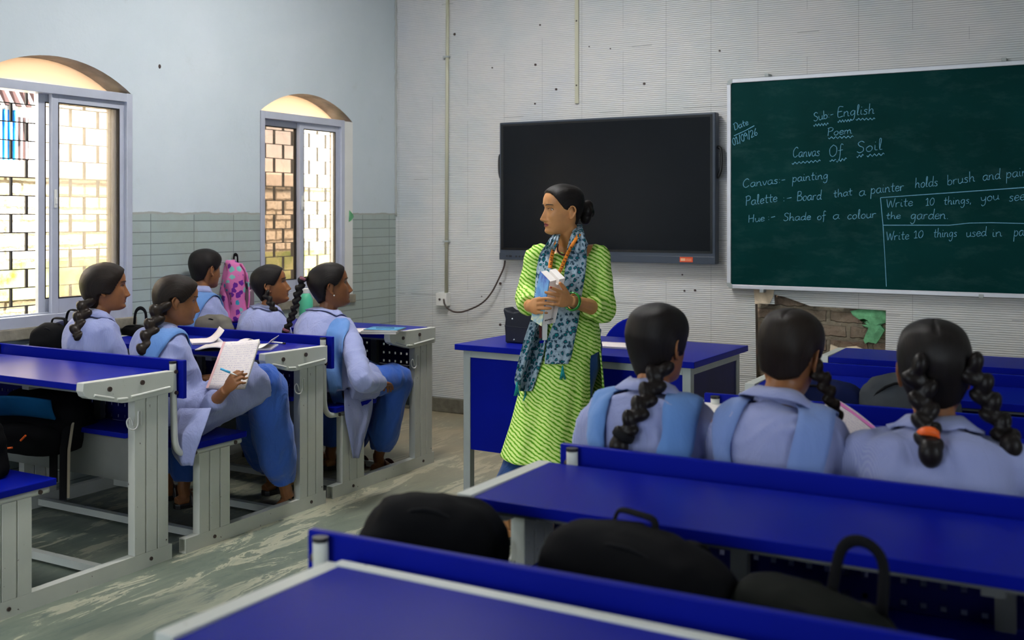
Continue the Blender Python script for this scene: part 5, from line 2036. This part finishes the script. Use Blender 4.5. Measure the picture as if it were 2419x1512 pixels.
    def panel(name, a0, a1, back):
        rows = []
        for (v, L, Rf, Rb, dc, dep) in fine:
            t = (v - 742) / 336.0
            Rr = Rb if back else Rf
            row = []
            for k in range(41):
                a = math.radians(a0 + (a1 - a0) * k / 40)
                mid, half = (L + Rr) / 2, (Rr - L) / 2
                pl_ = 0.010 * t * math.sin(a * 7 + 1.3) + 0.006 * t * math.sin(a * 13 + v * .004)
                d = dc - (dep + pl_) * math.cos(a)
                q = D(mid + half * math.sin(a), v, dc)
                q = EYE + (q - EYE) + FWD * (d - dc)
                q.z += 0.004 * math.sin(a * 3) * t
                row.append(q)
            rows.append(row)
        mb = MB()
        mb.rings(rows, cap=False, closed=False)
        o = mb.build(name, M['kurta'], P, smooth=True, origin=org, solid=0.003)
        return BVHTree.FromPolygons([v.co + org for v in o.data.vertices], [tuple(p.vertices) for p in o.data.polygons])
    bf = panel('kurta_front', -100, 84, False)
    bb = panel('kurta_back', 72, 268, True)
    trees = (bv, bf)

    def lay(u, v, off, dflt):
        ray = FWD + RGT * ((u - CX) / FOC) + U * ((HY - v) / FOC)
        ln = ray.length
        best = None
        for t in trees:
            h = t.ray_cast(EYE, ray.normalized(), 20)
            if h[0] is not None:
                q = h[3] / ln
                best = q if best is None else min(best, q)
        q = (best if best is not None else dflt - DO) - off
        return q, ray

    def strip(name, rows, mat, off, nacross=14, wave=0.008, parent=None, thick=.002, hang=True, cols=None):
        """cloth laid on her front as (v, left, right) rows; the depth comes from the clothes beneath"""
        fr = cr([tuple(q) + (0.0,) if len(q) == 3 else q for q in rows], 6)
        out = []
        grid = []
        for (v, a, b, ex_) in fr:
            line = []
            for k in range(nacross + 1):
                t = k / nacross
                line.append(lay(a + (b - a) * t, v, off, None) if False else lay(a + (b - a) * t, v, off, 4.74))
            grid.append(line)
        n = len(grid)
        dep = [[g[0] for g in ln] for ln in grid]
        for _ in range(6):
            dep = [[(dep[max(i - 1, 0)][j] + dep[i][j] * 2 + dep[min(i + 1, n - 1)][j] + dep[i][max(j - 1, 0)] + dep[i][min(j + 1, nacross)]) / 6 for j in range(nacross + 1)] for i in range(n)]
        for i in range(n):
            row = []
            for j in range(nacross + 1):
                t = j / nacross
                w = wave * (0.6 + 0.4 * math.sin(i * .13)) * math.sin(2 * PI * (t * 3.2 + 0.10 * math.sin(i * .21)))
                row.append(EYE + grid[i][j][1] * (min(dep[i][j], grid[i][j][0]) - 0.004 - abs(wave) + w + fr[i][3]))
            out.append(row)
        mb = MB()
        mb.rings(out, cap=False, closed=False)
        return mb.build(name, mat, parent or P, smooth=True, origin=org, solid=thick)
    sc = strip('scarf_end', [(546, 1318, 1326, .13), (554, 1308, 1324, .07), (562, 1300, 1321, .02), (575, 1292, 1318), (600, 1276, 1309), (640, 1267, 1302), (690, 1263, 1300), (740, 1258, 1298), (790, 1242, 1292), (840, 1228, 1284), (880, 1219, 1272), (904, 1216, 1264), (924, 1228, 1256)],
               M['print'], 0.008)
    sc2 = strip('scarf_end', [(530, 1362, 1374, .16), (540, 1355, 1377, .09), (556, 1349, 1381, .02), (580, 1342, 1385), (610, 1337, 1386), (650, 1333, 1382), (700, 1326, 1374), (750, 1312, 1368), (800, 1294, 1358), (840, 1288, 1350), (860, 1287, 1342)], M['print'], 0.008)
    # the scarf round the back of the neck
    back = []
    for k in range(21):
        a = math.radians(-62 + 304 * k / 20)
        c = N + r * (.070 * math.cos(a)) + f * (-.066 * math.sin(a)) + U * (.030 + .020 * math.sin(a))
        back.append([c + U * (.030 * t) + (r * math.cos(a) - f * math.sin(a)) * (.004 - .014 * t) for t in (-1.6, -.8, 0, .7, 1)])
    mb = MB()
    mb.rings(back[3:18], cap=False, closed=False)
    mb.build('scarf_neck', M['print'], P, smooth=True, origin=org, solid=.004)
    tass = plain('teal tassel thread', rgb(20, 140, 140), 0.8)
    for (u, v) in ((1241, 926), (1221, 905), (1329, 866)):
        q, ray = lay(u, v, .016, 4.7)
        p = EYE + ray * q
        mb = MB()
        for i in range(9):
            a = i * 2.4
            mb.tube([p + U * .004, p - U * .022 + RGT * .004 * math.cos(a), p - U * .055 + RGT * .013 * math.cos(a) - FWD * .006 * math.sin(a)], [.003, .003, .0016], 6)
        mb.ball(p - U * .014, (.006, .006, .008), 8, 6)
        mb.build('tassel', tass, sc if u < 1300 else sc2, smooth=True, origin=org)
    # lanyard, beads, bangles
    org_m = plain('orange ribbon', rgb(242, 140, 34), 0.6, var=.04)

    def flat(name, pix, wid, mat, off):
        mb = MB()
        rows = []
        for (u, v) in [tuple(x) for x in cr(pix, 5)]:
            q, ray = lay(u, v, off, 4.74)
            p = EYE + ray * (q + max(0.0, .045 - .012 * len(rows)))
            rows.append([p - RGT * wid, p - FWD * .002, p + RGT * wid])
        for _ in range(3):
            rows = [[(rows[max(i - 1, 0)][j] + rows[i][j] * 2 + rows[min(i + 1, len(rows) - 1)][j]) / 4 for j in range(3)] for i in range(len(rows))]
        mb.rings(rows, cap=False, closed=False)
        return mb.build(name, mat, P, smooth=True, origin=org, solid=.0015), rows
    for pix in ([(1319, 562), (1309, 584), (1302, 612), (1299, 636)], [(1371, 550), (1352, 578), (1335, 612), (1326, 634), (1316, 652)]):
        ly, rows = flat('lanyard', pix, .0085, org_m, .034)
        # dark lettering along the ribbon
        mb = MB()
        L = [(rows[i][1]) for i in range(len(rows))]
        txt = 'VIDYALAYA'
        n = len(txt)
        for i in range(n):
            tpos = (0.30 + 0.62 * i / n) * (len(L) - 1)
            j = min(int(tpos), len(L) - 2)
            p = L[j].lerp(L[j + 1], tpos - j) - FWD * .004
            t = (L[j + 1] - L[j]).normalized()
            sgl = {'V': [(0, 1, .5, 0), (.5, 0, 1, 1)], 'I': [(.5, 0, .5, 1)], 'D': [(.1, 0, .1, 1), (.1, 1, .8, .5), (.8, .5, .1, 0)], 'Y': [(.5, 0, .5, .5), (.5, .5, 0, 1), (.5, .5, 1, 1)],
                   'A': [(0, 0, .5, 1), (.5, 1, 1, 0), (.2, .4, .8, .4)], 'L': [(.1, 1, .1, 0), (.1, 0, .8, 0)]}[txt[i]]
            side = t.cross(FWD).normalized()
            h, w = .009, .0062
            for (a, b, c, d) in sgl:
                q0 = p + t * (-w * a) + side * (h * (b - .5))
                q1 = p + t * (-w * c) + side * (h * (d - .5))
                mb.tube([q0, q1], .0009, 5)
        mb.build('ribbon_lettering', M['black'], ly, origin=org)
    q, ray = lay(1283, 788, .030, 4.66)
    c = EYE + ray * (q - .01)
    mb = MB()
    for k, (w0, w1, z0, z1) in enumerate(((-.004, .018, -.028, .04), (-.018, -.006, -.02, .038), (-.016, .014, -.042, -.030))):
        o = len(mb.v)
        mb.add([c + RGT * w0 + U * z0, c + RGT * w1 + U * z0, c + RGT * w1 + U * z1, c + RGT * w0 + U * z1], [(0, 1, 2, 3)])
        mb.mi[-1] = k
    mb.build('id_card', [M['white_pl'], M['red'], M['blue']], P, origin=org, solid=.001)
    mb = MB()
    bp_ = [(1318, 578), (1317, 590), (1322, 598), (1330, 602), (1338, 600), (1343, 592), (1350, 578)]
    for (u, v) in [tuple(x) for x in cr(bp_, 5)]:
        ray = FWD + RGT * ((u - CX) / FOC) + U * ((HY - v) / FOC)
        mb.ball(EYE + ray * (4.765 - DO), .0042, 8, 6)
    mb.build('bead_necklace', M['red'], P, smooth=True, origin=org)
    ax = (EL - WL).normalized()
    e1 = ax.cross(U).normalized()
    e2 = ax.cross(e1)
    for dist, rad, th, mat, nm in ((.012, .036, .0034, 'green_glass', 'bangle'), (.020, .037, .0034, 'green_glass', 'bangle'), (.034, .032, .0042, 'gold', 'bracelet')):
        c = WL + ax * dist
        ringp = [c + e1 * (rad * math.cos(2 * PI * k / 24)) + e2 * (rad * math.sin(2 * PI * k / 24)) for k in range(25)]
        mb = MB()
        mb.tube(ringp, th, 8, cap=False)
        mb.build(nm, M[mat], P, smooth=True, origin=org)
    # hair drawn back into a bun
    line = [(0, .088), (20, .086), (38, .076), (52, .058), (62, .036), (72, .012), (82, .004), (92, .026), (104, .014), (116, -.030), (135, -.066), (180, -.082)]
    hair_cap(Mh, top=.009, back=.013, line=line, parent=P, org=org, mat=M['hair'])
    mb = MB()
    bc = D(1385, 499, 4.87)
    for k, (ou, oz, sz) in enumerate(((0, 0, 1), (.008, .022, .8), (-.004, -.030, .85), (.014, -.006, .8), (-.008, .012, .9))):
        mb.ball(bc + RGT * ou + U * oz + FWD * (.010 * (k % 2)), (.031 * sz, .030 * sz, .036 * sz), 16, 12)
    mb.tube([D(1366, 488, 4.88), bc], [.035, .03], 12)
    mb.tube([Vector(x) for x in cr([tuple(D(1398, 510, 4.85)), tuple(D(1400, 520, 4.85)), tuple(D(1397, 531, 4.85))], 4)], .002, 6)
    me = remesh(mb, .004, 3, .5)
    shift(me, org)
    me.materials.append(M['hair'])
    me.polygons.foreach_set('use_smooth', [True] * len(me.polygons))
    link('hair_bun', me, P)
    # sandals
    for Hp, K, An, hl, toe in legs:
        An = Vector((An.x, An.y, .09))
        hl = An + (An - toe).normalized() * .05
        w = (toe - hl)
        w.z = 0
        w.normalize()
        side = w.cross(U)
        mb = MB()
        rings = []
        for t, wd in ((-.06, .014), (.03, .036), (.35, .037), (.65, .048), (.92, .042), (1.08, .015)):
            c = hl.lerp(toe, t)
            c.z = 0
            rings.append([c + side * wd * a + U * b for a, b in ((-1, .002), (1, .002), (1.05, .018), (.9, .026), (-.9, .026), (-1.05, .018))])
        mb.rings(rings)
        for t, wd in ((.40, .042), (.62, .050)):
            c = hl.lerp(toe, t)
            c.z = 0
            mb.tube([c + side * (wd * math.cos(PI * j / 8)) + U * ((.066 if t < .5 else .05) * math.sin(PI * j / 8) + .012) for j in range(9)], [(.016, .003)] * 9, 8)
        mb.build('sandal', M['shoe'], P, origin=org)
    # the book between her hands
    TL, TR, BR, BL = D(1277, 642, 4.585), D(1299, 665, 4.500), D(1281, 770, 4.465), D(1256, 754, 4.545)
    e = D(1335, 657, 4.555) - TR
    bo = (TL + BR) / 2
    bk = thing('textbook', 'thick textbook with a blue and cream cover held by the person in green', 'book', bo)
    L3 = lambda p: p - bo

    def hexa(name, a, b, c, d, ext, mat):
        mb = MB()
        vs = [L3(a), L3(b), L3(c), L3(d)] + [L3(x + ext) for x in (a, b, c, d)]
        mb.add(vs, [(0, 1, 2, 3), (7, 6, 5, 4), (0, 4, 5, 1), (1, 5, 6, 2), (2, 6, 7, 3), (3, 7, 4, 0)])
        return mb.build(name, mat, bk)
    ct = NT('watercolour book cover')
    co_ = ct.coord()
    zz = ct.n('ShaderNodeSeparateXYZ', ins={0: co_}).outputs[2]
    nz = ct.noise(co_, 16, 4, .6, .6)
    fac = ct.math('ADD', ct.math('MULTIPLY', zz, 3.4), ct.math('ADD', ct.math('MULTIPLY', nz, .9), .05))
    ct.base(ct.ramp(fac, [(.12, rgb(206, 214, 176)), (.30, rgb(120, 178, 210)), (.48, rgb(38, 120, 196)), (.62, rgb(96, 160, 214)), (.86, rgb(40, 70, 168))]), .3, .4)
    dn = (BR - TR).normalized()
    hexa('page_block', TL, TR, BR - dn * .002, BL - dn * .002, e * 0.42, M['paper'])
    hexa('page_block', TL + e * .62, TR + e * .62 - dn * .0, BR + e * .45, BL + e * .45, e * 0.38, M['paper'])
    hexa('page_block', TL.lerp(BL, .12) + e * .40, TR.lerp(BR, .12) + e * .40, BR + e * .40, BL + e * .40, e * .26, M['paper'])
    n_ = (TR - TL).cross(BL - TL).normalized()
    n_ = n_ if n_.dot(EYE - TL) > 0 else -n_
    hexa('cover', TL + n_ * .004 - dn * .002, TR + n_ * .004 - dn * .002, BR + n_ * .004 + dn * .002, BL + n_ * .004 + dn * .002, -n_ * .003, ct.m)
    mb = MB()
    fa = lambda x, y: L3(TR.lerp(BR, y) + e * x + (BR - TR).cross(e).normalized() * (.0012 if (BR - TR).cross(e).dot(EYE - TR) > 0 else -.0012))
    for i in range(5):
        mb.tube([fa(.10 + i * .11, .90), fa(.13 + i * .11, .875), fa(.16 + i * .11, .905), fa(.20 + i * .11, .89)], .0011, 5)
    mb.build('handwritten_name', M['black'], bk)
    return P


teacher()


# ================================================================== SCHOOL BAGS
def backpack(name, label, loc, rz, w, d, h, mat, lean=0.0, roll=0.0, pocket=True, pmat=None, handle=0.05, straps=True, cat='backpack', group=None, seed=0.0, squash=1.0, zipm='strap', top_pull=None, hside=0.0):
    t = thing(name, label, cat, loc, rz, group)
    R = Matrix.Rotation(roll, 4, 'Y') @ Matrix.Rotation(lean, 4, 'X')

    def shell(w, d, h, y0=0.0, z0=0.0, sd=0.0, amp=.020, prof=None):
        prof = prof or [(0, .80, .80), (.02, .95, .95), (.08, 1, 1), (.45, 1.0, 1.0), (.70, .97, .93), (.86, .86, .78), (.95, .66, .55), (1.0, .30, .22)]
        rings = []
        for tz, a, b in cr(prof, 4):
            ring = []
            for k in range(36):
                an = 2 * PI * k / 36
                c, s_ = math.cos(an), math.sin(an)
                c = math.copysign(abs(c) ** .62, c)
                s_ = math.copysign(abs(s_) ** .62, s_)
                p = Vector((w / 2 * a * c, y0 + d / 2 * b * s_, z0 + h * tz))
                nn = noise.noise(Vector((p.x * 9 + seed + sd, p.y * 9, p.z * 9))) * amp + abs(noise.noise(Vector((p.x * 20 + seed, p.y * 14 + sd, p.z * 16)))) * amp * .8
                p += Vector((c, s_, .2)).normalized() * nn
                ring.append(R @ p)
            rings.append(ring)
        mb = MB()
        mb.rings(rings)
        return mb
    body = shell(w, d, h)
    b = body.build('body', mat, t, smooth=True)
    if pocket:
        pk = shell(w * .74, d * .5, h * .58, -d * .42, h * .04, 4.0, .014)
        pk.build('front_pocket', pmat or mat, t, smooth=True)
    # zip seam running over the top
    zpts = [R @ Vector((w * .47 * math.cos(a), -d * .30 + .0, h * (.30 + .655 * math.sin(a)))) for a in [PI * i / 18 for i in range(19)]]
    mb = MB()
    mb.tube(zpts, .0045, 6)
    mb.build('zip', M[zipm], t, smooth=True)
    if handle:
        mb = MB()
        hp = [R @ Vector((-.045 + hside, d * .2, h * .96)), R @ Vector((-.036 + hside, d * .22, h + handle * .75)), R @ Vector((hside, d * .22, h + handle)), R @ Vector((.036 + hside, d * .22, h + handle * .75)), R @ Vector((.045 + hside, d * .2, h * .96))]
        mb.tube([Vector(x) for x in cr([tuple(p) for p in hp], 5)], [(.010, .004)] * 21, 8)
        mb.build('handle', M['strap'], t, smooth=True)
    if straps:
        for sg in (-1, 1):
            sp = [R @ Vector((sg * w * .18, d * .40, h * .93)), R @ Vector((sg * w * .24, d * .62, h * .75)), R @ Vector((sg * w * .30, d * .66, h * .40)), R @ Vector((sg * w * .36, d * .46, h * .08))]
            mb = MB()
            mb.tube([Vector(x) for x in cr([tuple(p) for p in sp], 5)], [(.030, .006)] * 16, 8)
            mb.build('shoulder_strap', mat, t, smooth=True)
    return t


SEAT = 0.443
p = at(1035, 1300, y=1.83)
backpack('school_bag', 'rounded black school bag standing on the seat nearest the aisle, left of two others', (p.x, 1.80, SEAT), 0.35, .30, .20, .365, M['bag_black'], lean=-.05, seed=1, handle=0)
p = at(1500, 1300, y=1.86)
backpack('school_bag', 'bulky black school bag lying with its handle up under the second right desk', (p.x + .0, 1.82, SEAT), -0.1, .40, .20, .36, M['bag_black'], roll=.10, seed=2, handle=.012, hside=-.04)
p = at(1915, 1350, y=1.86)
backpack('school_bag', 'dark olive school bag with tall loop handle, rightmost bag on the bench seat', (p.x, 1.80, SEAT), -0.25, .34, .18, .31, M['bag_olive'], roll=.10, seed=3, handle=.095, hside=.05, pocket=True)

# under the nearest left desk
p = at(60, 1010, y=2.80)
bg = backpack('school_bag', 'black and petrol blue backpack slumped on the shelf under the nearest left desk', (-3.80, 2.86, .46), .25, .40, .20, .22, M['bag_black'], lean=.35, seed=4, pmat=M['bag_black'], handle=.03)
mb = MB()
mb.grid(lambda a, b: Matrix.Rotation(.35, 4, 'X') @ Vector((-.15 + .30 * a, -.100 - .012 * math.sin(PI * a) - .006 * math.sin(PI * b), .165 + .085 * b + .018 * math.sin(PI * a))), 16, 8)
mb.build('top_pocket', M['bag_teal'], bg, smooth=True, solid=.01)
for (a, b, c, d) in ((.02, .10, .05, .125), (-.09, .055, -.03, .065), (-.15, .02, -.10, .02)):
    mb = MB()
    R35 = Matrix.Rotation(.35, 4, 'X')
    mb.tube([R35 @ Vector((a, -.165, b)), R35 @ Vector((c, -.165, d))], .004, 6)
    mb.build('zip_pull', M['orange'], bg)
mb = MB()
mb.tube([(.165, -.10, .12), (.170, -.13, .0), (.168, -.13, -.20)], [(.016, .003)] * 3, 8)
mb.build('strap_end', M['strap'], bg)
mb = MB()
mb.tube([(.190, -.10, .10), (.197, -.132, .0), (.194, -.132, -.19)], [(.006, .003)] * 3, 8)
mb.build('strap_end', M['strap_beige'], bg)
mb = MB()
mb.tube([(.105, -.09, .08), (.10, -.10, -.02), (.10, -.10, -.14)], [(.020, .003)] * 3, 8)
mb.build('strap_end', M['strap'], bg)
p = at(2, 1060, y=2.40)
backpack('school_bag', 'black bag standing on the seat of the nearest left bench at the picture edge', (p.x - .12, 2.36, SEAT), 0, .26, .16, .22, M['bag_black'], seed=5, straps=False, handle=.02)

p = at(20, 800, y=3.36)
backpack('school_bag', 'navy school bag on the seat by the left window, at the picture edge', (-4.36, 3.34, SEAT), .1, .24, .18, .44, M['bag_navy'], roll=.10, seed=6, pmat=M['bag_navy'])
p = at(140, 800, y=3.30)
backpack('school_bag', 'black school bag with folded flap behind the person by the left window', (p.x, 3.27, SEAT), .15, .20, .15, .435, M['bag_black'], seed=7, pmat=M['bag_grey'], handle=.02)
p = at(338, 758, y=3.92)
backpack('school_bag', 'small black bag with a thin loop handle on the desk below the windows', (p.x + .02, 3.86, .762), 0, .14, .12, .05, M['bag_black'], seed=8, pocket=False, straps=False, handle=.085)
p = at(527, 770, y=4.17)
backpack('school_bag', 'taupe grey bag slumped between two people on the front left bench', (p.x, 4.105, SEAT), .05, .25, .10, .415, M['bag_taupe'], seed=9, pmat=M['bag_grey'], handle=0, pocket=False)
p = at(541, 660, y=4.56)
backpack('school_bag', 'pink backpack with purple butterflies standing on the desk below the windows', (p.x - .01, 4.62, .762), -.55, .17, .12, .36, M['pink'], seed=10, handle=.03, lean=.06, zipm='rose')
p = at(1965, 930, y=3.70)
backpack('school_bag', 'navy bag on the seat ahead of the person reading a notebook', (p.x - .05, 3.58, SEAT), 0, .34, .2, .40, M['bag_navy'], seed=11, roll=.1, handle=0)
p = at(2140, 930, y=3.62)
backpack('school_bag', 'charcoal grey school bag on the seat ahead of the person with two braids', (p.x + .01, 3.58, SEAT), 0, .34, .2, .43, M['bag_grey'], seed=12, handle=0)

# handbag on the teacher's desk
p = at(1222, 812, z=.742)
hb = thing('handbag', 'dark leather handbag with pointed corners and studs on the teacher desk', 'handbag', (p.x + .02, p.y + .06, .741), -.03)
mb = MB()
prof = [(-.10, 0), (.12, 0), (.13, .02), (.128, .11), (.12, .145), (.06, .165), (.0, .168), (-.05, .155), (-.085, .162), (-.108, .178), (-.112, .16), (-.100, .12), (-.104, .08), (-.100, .03)]
mb.prism(prof, 'y', -.045, .045)
mb.build('body', M['leather'], hb, bevel=.008)
mb = MB()
mb.tube([(-.1, -.049, .085), (.0, -.051, .080), (.125, -.049, .085)], .002, 6)
mb.build('seam', M['black'], hb)
for (x, z) in ((-.055, .122), (-.045, .018), (.09, .02)):
    mb = MB(); mb.ball((x, -.047, z), .0045, 8, 6); mb.build('stud', M['alu'], hb)
mb = MB()
mb.tube([Vector(q) for q in cr([(.09, .02, .16), (.16, .05, .10), (.26, .06, .05), (.31, .05, .04), (.30, .03, .02)], 5)], [(.010, .006)] * 21, 8)
mb.build('handle', M['black'], hb, smooth=True)

# ================================================================== BOOKS AND PAPERS
def m_page(name, base, ink, line, period=.011, axis=1, amt=.75):
    t = NT(name)
    co = t.coord()
    sep = t.n('ShaderNodeSeparateXYZ', ins={0: co})
    a, b = sep.outputs[axis], sep.outputs[1 - axis]
    fr = t.math('FRACT', t.math('DIVIDE', a, period))
    inl = t.math('MULTIPLY', t.math('GREATER_THAN', fr, .30), t.math('LESS_THAN', fr, .72))
    nz = t.noise(t.mapping(co, (420, 420, 1) if axis == 1 else (420, 420, 1)), 1.0, 3, .7, 1.0)
    words = t.noise(t.n('ShaderNodeCombineXYZ', ins={0: t.math('MULTIPLY', b, 60), 1: t.math('FLOOR', t.math('DIVIDE', a, period)), 2: 0.0}).outputs[0], 1.2, 2)
    k = t.math('MULTIPLY', t.math('MULTIPLY', inl, t.math('GREATER_THAN', nz, .55)), t.math('GREATER_THAN', words, .42))
    col = t.mix(t.math('MULTIPLY', k, amt), base, ink)
    rule = t.math('LESS_THAN', fr, .07)
    col = t.mix(t.math('MULTIPLY', rule, .35), col, line)
    return t.base(col, .8, .2)


M['page'] = m_page('ruled page with blue pen lines', rgb(238, 228, 224), rgb(120, 104, 170), rgb(190, 160, 190))
M['page_pink'] = m_page('ruled page with pink pen lines', rgb(232, 222, 222), rgb(150, 130, 170), rgb(214, 90, 170))
M['bookblue'] = plain('pale blue notebook cover', rgb(72, 150, 196), .4, var=.06)


def notebook(name, label, loc, rz, w, h, th, cover, cat='notebook', group=None, curl=0.0, pages='page', tilt=None, opened=False, lift=.03):
    t = thing(name, label, cat, loc, rz, group)
    if tilt:
        t.rotation_euler = tilt
    if opened:
        for sg in (-1, 1):
            mb = MB()
            mb.grid(lambda a, b: (sg * w * a, h * (b - .5), th + lift * math.sin(PI * min(1, a * 1.15)) ** .8 * (.45 if sg < 0 else 1) * (1 - .5 * a)), 14, 4)
            mb.build('pages', M[pages], t, smooth=True, solid=.004)
        mb = MB(); mb.box(-w * 1.01, w * 1.01, -h * .51, h * .51, 0, .002); mb.build('cover', cover, t)
    else:
        mb = MB()
        mb.grid(lambda a, b: (w * (a - .5), h * (b - .5), th + curl * max(0, (a - .55)) ** 2 * 4), 12, 4)
        mb.build('top_sheet', cover, t, smooth=True, solid=.0016)
        mb = MB(); mb.box(-w / 2 + .002, w / 2 - .002, -h / 2 + .002, h / 2 - .002, 0.0, th - .001); mb.build('page_block', M['paper'], t)
    return t


DZ = .7615
q = at(487, 808, z=DZ); notebook('notebook', 'notebook with curled pages lying left of the open picture book', (q.x, q.y, DZ), .9, .15, .2, .008, M['page'], curl=.07)
q = at(545, 813, z=DZ + .02); notebook('picture_book', 'open book with a printed picture lying on the second left desk', (q.x, q.y, DZ), .55, .14, .20, .006, M['black'], 'book', opened=True, lift=.035)
ob = [o for o in bpy.data.objects if o.name.startswith('picture_book')][0]
mb = MB(); mb.grid(lambda a, b: (.075 + .05 * a, .01 + .06 * b, .006 + .0055 + .035 * math.sin(PI * min(1, (.075 + .05 * a) / .14 * 1.15)) ** .8 * (1 - .5 * (.075 + .05 * a) / .14)), 8, 2)
mb.build('printed_picture', plain('grey print', rgb(110, 106, 104), .7, var=.5, scale=60), ob, smooth=True, solid=.001)
q = at(612, 822, z=DZ); notebook('notebook', 'thin white notebook with lifted edge beside the pen', (q.x, q.y, DZ), .55, .15, .19, .008, M['paper'], curl=.05)
q = at(657, 812, z=DZ)
pn = thing('pen', 'white ballpoint pen with black end lying on the second left desk', 'pen', (q.x, q.y, DZ + .004), math.radians(-8))
mb = MB(); mb.cyl((-.048, 0, .001), (.036, 0, .001), .0042, 8); mb.build('barrel', M['white_pl'], pn, smooth=True)
mb = MB(); mb.cyl((.036, 0, .001), (.052, 0, .001), .0045, 8); mb.build('cap', M['black'], pn, smooth=True)
mb = MB(); mb.tube([(-.048, 0, .001), (-.064, 0, .001)], [.0036, .0008], 8); mb.build('tip', M['grey_metal'], pn, smooth=True)
q = at(852, 783, z=DZ); notebook('notebook', 'white notebook partly hidden by the person in the front aisle seat', (q.x, q.y, DZ), .5, .17, .2, .006, M['paper'])
q = at(900, 786, z=DZ); notebook('notebook', 'grey notebook lying under the blue one on the front left desk', (q.x, q.y, DZ), .45, .19, .15, .012, plain('grey cover', rgb(150, 150, 150), .6))
q = at(910, 780, z=DZ + .012); nb1 = notebook('notebook', 'pale blue notebook on top of the pile on the front left desk', (q.x, q.y, DZ + .0135), .30, .19, .15, .008, M['bookblue'])
mb = MB(); mb.tube([(.05 * math.cos(a), .035 * math.sin(a), .0095) for a in [2 * PI * i / 20 for i in range(21)]], .001, 5); mb.build('cover_print', M['navy_cloth'], nb1)
q = at(723, 715, y=4.62)  # bottle made up in place of an unidentified green patch
bt = thing('water_bottle', 'mint green bottle shape added for an unclear green patch below the far window', 'bottle', (q.x, 4.62, DZ))
mb = MB(); mb.tube([(0, 0, 0), (0, 0, .01), (0, 0, .15), (0, 0, .175), (0, 0, .185)], [.036, .038, .038, .026, .018], 18); mb.build('body', plain('mint plastic', rgb(84, 190, 150), .35), bt, smooth=True)
mb = MB(); mb.cyl((0, 0, .185), (0, 0, .21), .02); mb.build('cap', M['white_pl'], bt)
q = at(589, 720, y=4.66)
bt = thing('water_bottle', 'slim smoky brown water bottle beside the pink backpack', 'bottle', (q.x, 4.66, DZ))
mb = MB(); mb.tube([(0, 0, 0), (0, 0, .01), (0, 0, .17), (0, 0, .19)], [.026, .028, .028, .022], 16); mb.build('body', plain('smoky plastic', rgb(120, 100, 110), .2), bt, smooth=True)
mb = MB(); mb.cyl((0, 0, .19), (0, 0, .225), .020); mb.build('cap', plain('dark violet cap', rgb(80, 60, 76), .4), bt)
q = at(1462, 818, z=.742); notebook('newspaper', 'folded newspaper on the teacher desk right of the standing person', (q.x, q.y, .741), .05, .24, .18, .008, M['page'], 'newspaper')
q = at(1690, 965, z=DZ)
notebook('paper_sheet', 'white sheet of paper on the desk ahead of the person with one long braid', (q.x, q.y, DZ), .2, .2, .26, .003, M['paper'], 'paper')

# the writing pad on the second girl's knee, and her pen
A_, B_, C_, D_ = at(487, 918, d=4.52), at(523, 808, d=4.66), at(618, 806, d=4.60), at(571, 916, d=4.46)
o_ = (A_ + C_) / 2
ex = ((D_ - A_) + (C_ - B_)).normalized()
ey = ((B_ - A_) + (C_ - D_))
ey = (ey - ex * ey.dot(ex)).normalized()
ez = ex.cross(ey)
pw, ph = ((D_ - A_).length + (C_ - B_).length) / 2, ((B_ - A_).length + (C_ - D_).length) / 2
pad = thing('notebook', 'open ruled notebook full of handwriting propped on a knee and written in', 'notebook', o_)
pad.rotation_euler = Matrix((ex, ey, ez)).transposed().to_euler()
mb = MB(); mb.grid(lambda a, b: (pw * (a - .5), ph * (b - .5), .004 + .012 * a * b * b - .004 * math.sin(PI * a)), 10, 10); mb.build('page', M['page'], pad, smooth=True, solid=.0012)
mb = MB(); mb.grid(lambda a, b: (pw * (a - .52), ph * (b - .5), -.004 + .010 * a * b * b - .004 * math.sin(PI * a)), 10, 10); mb.build('page_block', M['paper'], pad, smooth=True, solid=.008)
mb = MB(); mb.box(-pw / 2, -pw / 2 + .012, -ph / 2, ph / 2, .0045, .0052); mb.build('margin', plain('pink margin', rgb(236, 190, 190), .8), pad)
a, b = at(521, 871, d=4.385), at(553, 884, d=4.385)
pe = thing('pen', 'sky blue pen in the hand of the person writing on a knee', 'pen', a)
dv = b - a
mb = MB(); mb.tube([(0, 0, 0), dv * .72], [.0048, .0048], 10); mb.build('barrel', plain('sky blue plastic', rgb(70, 170, 214), .3), pe, smooth=True)
mb = MB(); mb.tube([dv * .72, dv * 1.25], [.0040, .0012], 10); mb.build('tip', M['white_pl'], pe, smooth=True)

# the notebook the parted-hair girl is reading
A_, B_, C_, D_ = at(1928, 985, d=2.92), at(1972, 935, d=3.02), at(2062, 1000, d=2.96), at(2015, 1080, d=2.86)
o_ = (A_ + C_) / 2
ex = (C_ - B_).normalized()
ey = (B_ - A_)
ey = (ey - ex * ey.dot(ex)).normalized()
pad = thing('notebook', 'ruled notebook with pink heading held up by the person with parted hair', 'notebook', o_)
pad.rotation_euler = Matrix((ex, ey, ex.cross(ey))).transposed().to_euler()
mb = MB(); mb.grid(lambda a, b: (.15 * (a - .45), .20 * (b - .72), .006 * math.sin(PI * a)), 10, 8); mb.build('page', M['page_pink'], pad, smooth=True, solid=.003)
mb = MB(); mb.box(-.05, .07, .035, .048, .0065, .0078); mb.build('pink_heading', plain('pink highlighter', rgb(236, 130, 200), .7), pad)
